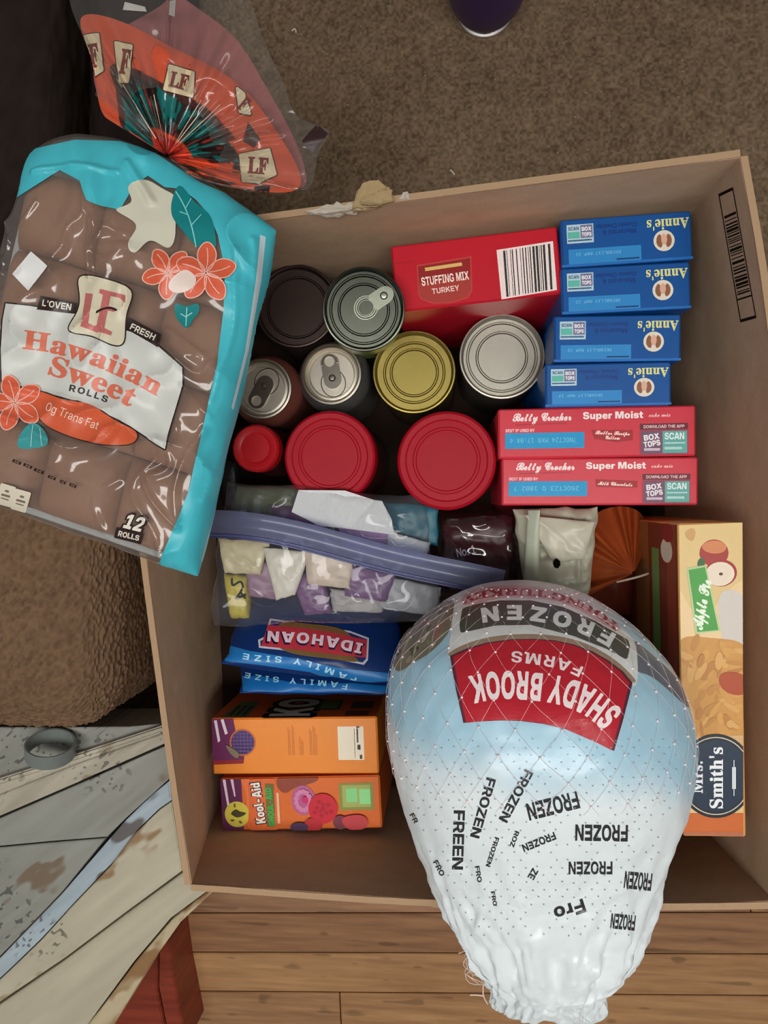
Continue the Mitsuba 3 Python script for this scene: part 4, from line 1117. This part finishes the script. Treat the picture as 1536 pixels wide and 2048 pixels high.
# ================================================================== purple bottle and specks on the carpet
pb = nm('bottle'); say(pb, 'dark purple bottle with a chrome foot standing on the carpet', 'bottle')
c = at(970, 78, 0) + np.array([0, .0285, 0])
put(f'{pb}__body', lathe([(0, .0055), (.0235, .0055), (.0255, .0075), (.031, .014), (.0365, .028), (.0405, .050), (.0420, .085), (.0420, .185), (.038, .205), (.022, .216), (0, .218)], [c[0], c[1], 0], 80), 'm_satin', C(60, 38, 86), 40)
put(f'{pb}__foot_ring', lathe([(0, .0054), (.0236, .0054), (.0262, .0048), (.0282, .0030), (.0285, .0004), (0, .0004)], [c[0], c[1], 0], 80), 'm_lid', C(232, 228, 228), 30)
cr = []
r_ = np.random.default_rng(17)
for i in range(46):
    p = at(r_.uniform(640, 1500), r_.uniform(10, 330), .001)
    m = trimesh.creation.icosphere(1, 1.0); m.vertices *= [.0006 + r_.uniform(0, .0008), .0005, .0005]
    m.apply_transform(trimesh.transformations.rotation_matrix(r_.uniform(0, 6), [0, 0, 1])); m.apply_translation(p); cr.append(m)
put('crumbs', cr, 'm_matte', C(170, 150, 124)); say('crumbs', 'tiny pale specks of lint scattered on the brown carpet', 'crumbs', kind='stuff')
for q in ([(900, 340), (905, 344), (909, 350)], [(584, 62), (590, 58), (592, 66)]):
    k = put('lint_thread', tube(ats(spline(q, 8), .002), .0008, 6), 'm_matte', C(206, 196, 180))
    say(k, 'short pale lint thread on the carpet near the back of the box' if q[0][0] > 800 else 'short pale lint thread on the carpet near the bag tail', 'lint')

# ================================================================== bread rolls in their printed bag
BQ = np.array([(62, 318), (556, 462), (394, 1150), (-92, 985)], float)        # corners of the pack: TL, TR, BR, BL
BZ = .270
def bq_(u, v): return (BQ[0] * (1 - u) + BQ[1] * u) * (1 - v) + (BQ[3] * (1 - u) + BQ[2] * u) * v
def f_bread(p, n, uv):
    a = fbm(p.x * 40, p.y * 40, p.z * 30)
    b = fbm(p.x * 300, p.y * 300, 2.0)
    return mix(C(138, 92, 66).tolist(), C(182, 134, 104).tolist(), dr.clip(a * .8 + b * .3 - .05, 0, 1))
mat('m_bread', P(mikit.proc(f_bread), 0.5, specular=0.3))
place = ['back left corner', 'back middle', 'back right corner']
for j in range(4):
    for i in range(3):
        g_ = .001
        u0, u1, v0, v1 = .035 + .93 * i / 3 + g_, .035 + .93 * (i + 1) / 3 - g_, .03 + .94 * j / 4 + g_, .03 + .94 * (j + 1) / 4 - g_
        if bq_(u1, v0)[0] < -10 and bq_(u1, v1)[0] < -10: continue
        k = nm('bread_roll')
        row, colm = ['first', 'second', 'third', 'fourth'][j], ['left', 'middle', 'right'][i]
        say(k, f'brown bread roll in the bag, {colm} of the {row} row from the tie', 'bread roll', 'rolls in the bread bag')
        m = pillow([at(*bq_(u, v), BZ - .001) for u, v in ((u0, v0), (u1, v0), (u1, v1), (u0, v1))], .0190, 26, 4.2, .001, 30, i + 3 * j)
        m.vertices[:, 2] = np.maximum(m.vertices[:, 2], BZ - .02)
        scene[k] = mikit.ply(m, 'm_bread', smooth=True)
bb = nm('bread_bag'); say(bb, 'clear and teal bag of bread rolls with a gathered orange end, across the chair arm', 'bag')
def bag_base(u, v):
    q = bq_(u, v) + np.array([-10, -88]) * math.sin(math.pi * min(max(u, 0), 1) ** .8) ** .9 * max(0, 1 - v / .30) ** 1.6
    return at(*q, BZ)
mat('m_clear', {'type': 'blendbsdf', 'weight': 0.10, 'a': {'type': 'thindielectric', 'int_ior': 1.5}, 'b': {'type': 'twosided', 'bsdf': P({'type': 'rgb', 'value': C(170, 164, 158).tolist()}, 0.16, specular=0.9)}}, False)
CREASE = [[(0, 769), (62, 781), (164, 806)], [(0, 830), (80, 866), (152, 900), (242, 849)], [(184, 439), (180, 500), (178, 552)], [(191, 496), (225, 491), (258, 492)],
          [(336, 658), (370, 684), (410, 712)], [(320, 689), (360, 722), (395, 748), (426, 724)], [(367, 771), (418, 833)], [(355, 853), (330, 900), (285, 943), (268, 970), (270, 1002), (296, 1046), (309, 1080), (312, 1134)],
          [(285, 943), (297, 986), (352, 1056)], [(238, 958), (205, 980), (184, 1009), (196, 1050), (211, 1083), (258, 1126)], [(70, 400), (27, 470), (8, 548)], [(406, 861), (366, 930), (352, 970), (352, 1040)],
          [(170, 400), (186, 440), (260, 470)], [(316, 880), (340, 930), (300, 950)], [(90, 1070), (180, 1100), (250, 1140)], [(20, 1036), (110, 1066)], [(60, 340), (130, 330), (230, 340)], [(250, 320), (300, 400)], [(470, 500), (462, 640), (420, 800)], [(500, 470), (505, 560), (470, 760), (400, 1000)]]
def crease(v):
    d = np.zeros(len(v))
    for k, c_ in enumerate(CREASE):
        q = ats(spline(c_, 60) if len(c_) > 2 else np.linspace(c_[0], c_[1], 60), BZ + .026)[:, :2]
        r = np.min(np.linalg.norm(v[:, None, :2] - q[None], axis=2), axis=1)
        d = np.maximum(d, (.0016 + .0009 * (k % 3)) * np.exp(-(r / (.0020 + .0006 * (k % 2))) ** 2))
    return d
bm = pillow(bag_base, .0262, 280, 8.0, .0085, 15, 41, 0, .01, sharp=4)
_top = bm.vertices[:, 2] > BZ + .004
bm.vertices[_top, 2] += crease(bm.vertices[_top])
put(f'{bb}__film', bm, 'm_wrap', smooth=True)
tray = pillow([at(*bq_(u, v), BZ - .0225) for u, v in ((.01, .01), (.99, .01), (.99, .99), (.01, .99))], .0016, 20, 10)
put(f'{bb}__tray', tray, 'm_matte', C(214, 220, 220), True, label='white paper tray')
bom = on_mesh(bm, .0008, .0004)
pr = Print(bb, bom, 4, 'm_satin')
TEAL = C(70, 186, 200)
outer = PG((-80, 470), (0, 376), (20, 330), (60, 300), (150, 280), (240, 283), (300, 300), (400, 365), (545, 428), (575, 480), (540, 660), (480, 905), (402, 1162), (300, 1172), (312, 1140), (350, 1050), (376, 985), (404, 860), (432, 740), (447, 620), (450, 540), (436, 470), (418, 430), (392, 400), (362, 378), (330, 375), (296, 352), (268, 372), (240, 420), (200, 412), (172, 400), (160, 362), (120, 340), (86, 362), (30, 398), (0, 440), (-80, 560))
pr.add('teal_border', outer, TEAL)
pr.add('teal_border', PG((520, 470), (531, 474), (522, 560), (497, 700), (466, 820), (462, 815), (490, 700), (511, 560)), C(196, 214, 218))
pr.add('teal_border', LS([(560, 480), (540, 600), (500, 780), (450, 960), (404, 1120)], 5), C(140, 214, 220))
pr.add('white_patch', PG((62, 503), (96, 532), (57, 582), (25, 548)), C(226, 226, 224))  # plain white four-sided patch laid on the film
CRM = C(206, 204, 184)
pr.add('flower_print', SP((232, 420), (262, 404), (256, 376), (288, 360), (326, 378), (352, 396), (352, 440), (350, 476), (336, 496), (300, 482), (270, 505), (256, 488), (272, 450)), CRM)
DT = C(18, 126, 128)
pr.add('leaf_print', SP((348, 388), (360, 372), (388, 402), (416, 426), (430, 462), (428, 500), (396, 494), (366, 462), (344, 430)), DT)
pr.add('leaf_print', union_all([LS([(352, 384), (376, 430), (392, 494)], 2.5), LS([(376, 430), (360, 424)], 2), LS([(382, 452), (402, 430)], 2), LS([(372, 416), (382, 398)], 2)]), C(130, 206, 206))
ORG, PK = C(216, 96, 66), C(232, 176, 160)
def hib(x, y, s, rot):
    pet, vein = [], []
    for k in range(5):
        a = math.radians(rot + 72 * k); c_, s_ = math.cos(a), math.sin(a)
        tr = lambda p: (x + s * (p[0] * c_ - p[1] * s_), y + s * (p[0] * s_ + p[1] * c_))
        pet.append(SP(*[tr(p) for p in ((.06, -.06), (.42, -.30), (.78, -.30), (1.06, -.04), (.86, .24), (.48, .30), (.08, .08))]))
        vein.append(LS([tr((.12, 0)), tr((.5, .03)), tr((.85, -.02))], 2.2))
    u_ = union_all(pet)
    return u_, union_all(vein + [p.buffer(1.2).difference(p.buffer(-1.2)) for p in pet])
for x, y, s, r0 in ((337, 546, 50, 24), (412, 546, 58, -14)):
    a_, b_ = hib(x, y, s, r0)
    pr.add(f'flower_print#{x}', a_, ORG); pr.add(f'flower_print#{x}', b_, PK)
pr.add('flower_print#heart', SP((338, 566), (356, 546), (374, 540), (392, 556), (384, 576), (358, 586), (340, 580)), C(226, 206, 196))
pr.add('leaf_print#b', SP((352, 607), (372, 612), (396, 608), (398, 624), (386, 640), (374, 656), (356, 640), (350, 624)), DT)
pr.add('leaf_print#b', union_all([LS([(374, 616), (372, 652)], 2), LS([(372, 634), (362, 628)], 2), LS([(372, 634), (384, 626)], 2)]), C(150, 210, 206))
INK = C(44, 30, 28)
lab = PG((12, 607), (60, 612), (156, 627), (200, 646), (262, 664), (316, 691), (365, 734), (365, 771), (352, 815), (336, 869), (330, 898), (313, 888), (260, 852), (203, 822), (152, 802), (100, 788), (63, 779), (4, 762), (2, 700), (6, 640))
pr.add('label', lab.buffer(2.6), INK)
pr.add('label', lab, C(202, 204, 198))
pr.add('label', PG((81, 591), (154, 607), (150, 628), (74, 619)), INK)
pr.add('lettering#1', TX("L'OVEN", 114, 610, 13, 60, 9, 'bold'), C(220, 214, 200))
pr.add('label', PG((256, 634), (322, 669), (316, 694), (250, 657)), INK)
pr.add('lettering#2', TX('FRESH', 286, 664, 13, 56, 26, 'bold'), C(220, 214, 200))
plate = SP((160, 555), (210, 558), (262, 584), (252, 630), (244, 688), (212, 684), (176, 670), (139, 660), (152, 630), (160, 590))
pr.add('logo', plate.buffer(2.5), INK)
pr.add('logo', plate, C(212, 204, 178))
LP = C(190, 106, 104)
pr.add('logo', PG((172, 586), (186, 588), (176, 646), (198, 656), (196, 666), (160, 652), (164, 642)), LP)
pr.add('logo', PG((200, 578), (250, 590), (250, 606), (240, 596), (221, 592), (217, 612), (230, 616), (229, 624), (215, 621), (208, 656), (224, 664), (222, 671), (186, 660), (190, 652), (194, 650), (206, 590), (198, 586)), LP)
pr.add('logo', LS([(194, 624), (206, 618), (220, 616), (232, 620)], 4), INK)
LO = C(214, 112, 88)
pr.add('lettering#3', TXC('Hawaiian', [(46, 680), (110, 689), (190, 713), (260, 743), (322, 776)], 36, 'serif', 1, .02), LO)
pr.add('lettering#4', TXC('Sweet', [(97, 728), (150, 746), (210, 768), (268, 798)], 38, 'serif', 1, .02), LO, up=False)
pr.add('lettering#5', TXC('ROLLS', [(138, 775), (176, 785), (216, 800)], 13, 'bold', 0, .25), C(56, 52, 50), up=False)
lens = SP((84, 842), (60, 800), (66, 782), (125, 798), (170, 806), (203, 822), (240, 846), (273, 866), (270, 882), (234, 890), (164, 880), (110, 860))
pr.add('label', lens.difference(PG((0, 700), (0, 775), (63, 779), (152, 802), (203, 822), (400, 940), (400, 700))).buffer(2), INK)
pr.add('label', lens, C(206, 92, 58))
pr.add('lettering#6', TXC('0g Trans Fat', [(92, 812), (140, 830), (198, 852)], 17, 'sans', 0, .02), C(236, 200, 180))
a_, b_ = hib(30, 806, 54, 40)
pr.add('flower_print#low', a_, ORG); pr.add('flower_print#low', b_, PK)
pr.add('leaf_print#c', SP((48, 858), (66, 846), (84, 856), (96, 886), (70, 896), (36, 892)), C(60, 150, 152))
pr.add('leaf_print#c', union_all([LS([(66, 850), (62, 892)], 2), LS([(80, 858), (84, 890)], 2)]), C(150, 200, 200))
for x, y, w in ((34, 924, 18), (56, 932, 18), (78, 942, 20), (104, 955, 16), (126, 964, 12), (146, 971, 14)):
    pr.add('date_print', affinity.rotate(union_all([R(x - w / 2, y - 3, x - w / 4, y + 3), R(x - w / 6, y - 3, x + w / 8, y - 1), R(x - w / 6, y + 1, x + w / 8, y + 3), R(x + w / 4, y - 3, x + w / 2, y + 3)]), 22, origin=(x, y)), INK, up=False)
for x, y in ((12, 990), (42, 1001)):
    pr.add('panel_print', affinity.rotate(R(x - 13, y - 18, x + 13, y + 18).buffer(3), 16), C(214, 204, 184))
    pr.add('panel_print', affinity.rotate(union_all([R(x - 4, y - 10, x + 4, y - 6), R(x - 9, y - 1, x + 9, y + 3), R(x - 8, y + 7, x + 8, y + 9)]), 16, origin=(x, y)), C(120, 108, 94))
pr.add('lettering#7', TX('12', 263, 1044, 32, 44, 14, 'heavy', 5, .2), INK)
pr.add('lettering#7', TX('12', 263, 1044, 30, 40, 14, 'heavy', 0, .2), C(226, 218, 204))
pr.add('lettering#9', affinity.rotate(R(232, 1062, 284, 1080).buffer(2), 14), INK)
pr.add('lettering#9', TX('ROLLS', 258, 1071, 11, 44, 14, 'heavy'), C(210, 200, 186))
pr.done()
# the gathered tail, fanned out from the tie
KN = np.array([334, 312.0])
def fan(bound, nb, nr, z_of, r0=.02):
    bc = spline(bound, nb)
    r = np.linspace(r0, 1, nr)
    px = KN + (bc - KN)[None] * r[:, None, None]
    th = np.linspace(0, 1, nb)[None] * np.ones((nr, 1)); rr = r[:, None] * np.ones((1, nb))
    z = z_of(th, rr)
    v = ats(px.reshape(-1, 2), z.ravel())
    return trimesh.Trimesh(v, grid_faces(nr, nb), process=False), th, rr, px
def ruffle(base, seed, amp=.010):
    def f(t, r):
        ph = 40 * t + 3 * meshkit.noise(np.stack([t * 9, t * 0, t * 0 + seed], -1), seed)
        fine = np.sin(ph * 2.3) * .0030 * np.clip(1 - 1.25 * np.abs(r - .3), 0, 1)
        return base + .010 * np.sin(r * 2.2) + fine + amp * r * (meshkit.fbm(np.stack([t * 7, r * 2.2, t * 0], -1), 3, seed) - .5) * 2 + .0016 * np.sin(ph) * r
    return f
ob = [(212, 236), (196, 196), (180, 110), (164, 34), (250, 46), (340, 92), (440, 142), (504, 196), (562, 276), (600, 372), (520, 383), (430, 368), (380, 352)]
fm, th, rr, fpx = fan(ob, 260, 90, ruffle(.288, 3))
X, Y = fpx[..., 0], fpx[..., 1]
n1 = meshkit.fbm(np.stack([th * 46, rr * 5, th * 0], -1), 3, 8)
n2 = meshkit.fbm(np.stack([th * 20, rr * 9, th * 0], -1), 3, 5)
base = np.empty(X.shape + (3,)); base[:] = C(198, 80, 50)
band = (rr > .60 - .16 * np.sin(th * 3.1)) & (rr < .72 - .10 * np.sin(th * 3.1)) & (th < .66)
base[band] = C(70, 36, 32)
ct = (th > .02) & (th < .60 + .08 * n2)
dark = (th > .02) & (th < .70 + .08 * n2) & (rr > .20) & (rr < .64 - .08 * np.sin(th * 3.1) + .1 * (n2 - .5))
mixc = np.where((n1 > .54)[..., None], C(24, 104, 100), np.where((n1 < .30)[..., None], C(130, 44, 36), C(40, 29, 27)))
base[dark] = mixc[dark]
inner = rr <= .17
base[inner] = np.where((n1 > .5)[..., None], C(214, 84, 62), C(150, 44, 44))[inner]
tail_d = (th > .86)
base[tail_d & (n2 > .38)] = C(66, 46, 38)
put(f'{bb}__printed_end', fm, 'm_gloss', base.reshape(-1, 3), smooth=True)
fom = on_mesh(fm, .0006, .00025)
pr = Print(bb, fom, 6, 'm_satin')
CR2 = C(214, 196, 160); MR = C(120, 48, 40)
def plate2(pts, s, x, y, h, w, a):
    q = Polygon(pts).buffer(-3).buffer(3)
    pr.add(f'end_logo#{x}', q.buffer(2), C(70, 40, 34)); pr.add(f'end_logo#{x}', q, CR2)
    pr.add(f'end_logo#{x}', TX(s, x, y, h, w, a, 'serif', 2), MR)
plate2([(168, 70), (198, 66), (208, 142), (180, 160)], 'F', 188, 112, 44, 18, -8)
plate2([(228, 82), (266, 90), (258, 166), (238, 166)], 'F', 250, 124, 46, 18, 8)
plate2([(338, 128), (390, 144), (386, 196), (326, 180)], 'LF', 358, 162, 28, 36, 14)
plate2([(470, 170), (490, 186), (504, 232), (478, 226)], 'F', 488, 208, 28, 14, 40)
plate2([(478, 308), (540, 296), (554, 350), (520, 366), (484, 364)], 'LF', 516, 332, 30, 40, 4)
pr.add('end_mark#1', PG((486, 282), (496, 244), (520, 278), (508, 296)), C(60, 34, 30))
pr.add('end_mark#2', PG((508, 372), (540, 370), (538, 384), (510, 386)), C(50, 30, 28))
pr.add('fold_print', union_all([LS([(b), tuple(np.array(b) + (KN - np.array(b)) * .75)], 2.0) for b in ((246, 170), (280, 190), (308, 190), (402, 200), (440, 210), (420, 200))]), C(216, 196, 176))
pr.done()
pb_ = [(196, 190), (240, 60), (330, 4), (345, -12), (400, 20), (470, 76), (530, 170), (580, 260), (612, 352), (604, 376)]
fm2, *_ = fan(pb_, 160, 40, ruffle(.279, 5), .5)
put(f'{bb}__pink_end', fm2, 'm_film_pink', smooth=True)
cb = [(190, 190), (160, 60), (146, -40), (320, -80), (480, -30), (524, 70), (572, 180), (600, 236), (658, 262), (640, 300), (622, 372), (600, 380), (500, 386)]
fm3, *_ = fan(cb, 200, 50, ruffle(.297, 9, .012), .35)
put(f'{bb}__clear_end', fm3, 'm_clear', smooth=True)
pr = Print(bb, on_mesh(fm3, .0006), 8)
pr.add('end_mark', PG((604, 282), (634, 248), (656, 268), (622, 312)), C(52, 30, 30))
pr.add('end_mark#3', PG((340, 2), (352, 0), (350, 34), (338, 30)), C(150, 146, 140))
pr.add('end_mark#4', PG((250, 4), (290, 14), (294, 24), (246, 20)), C(170, 166, 160))
pr.done()
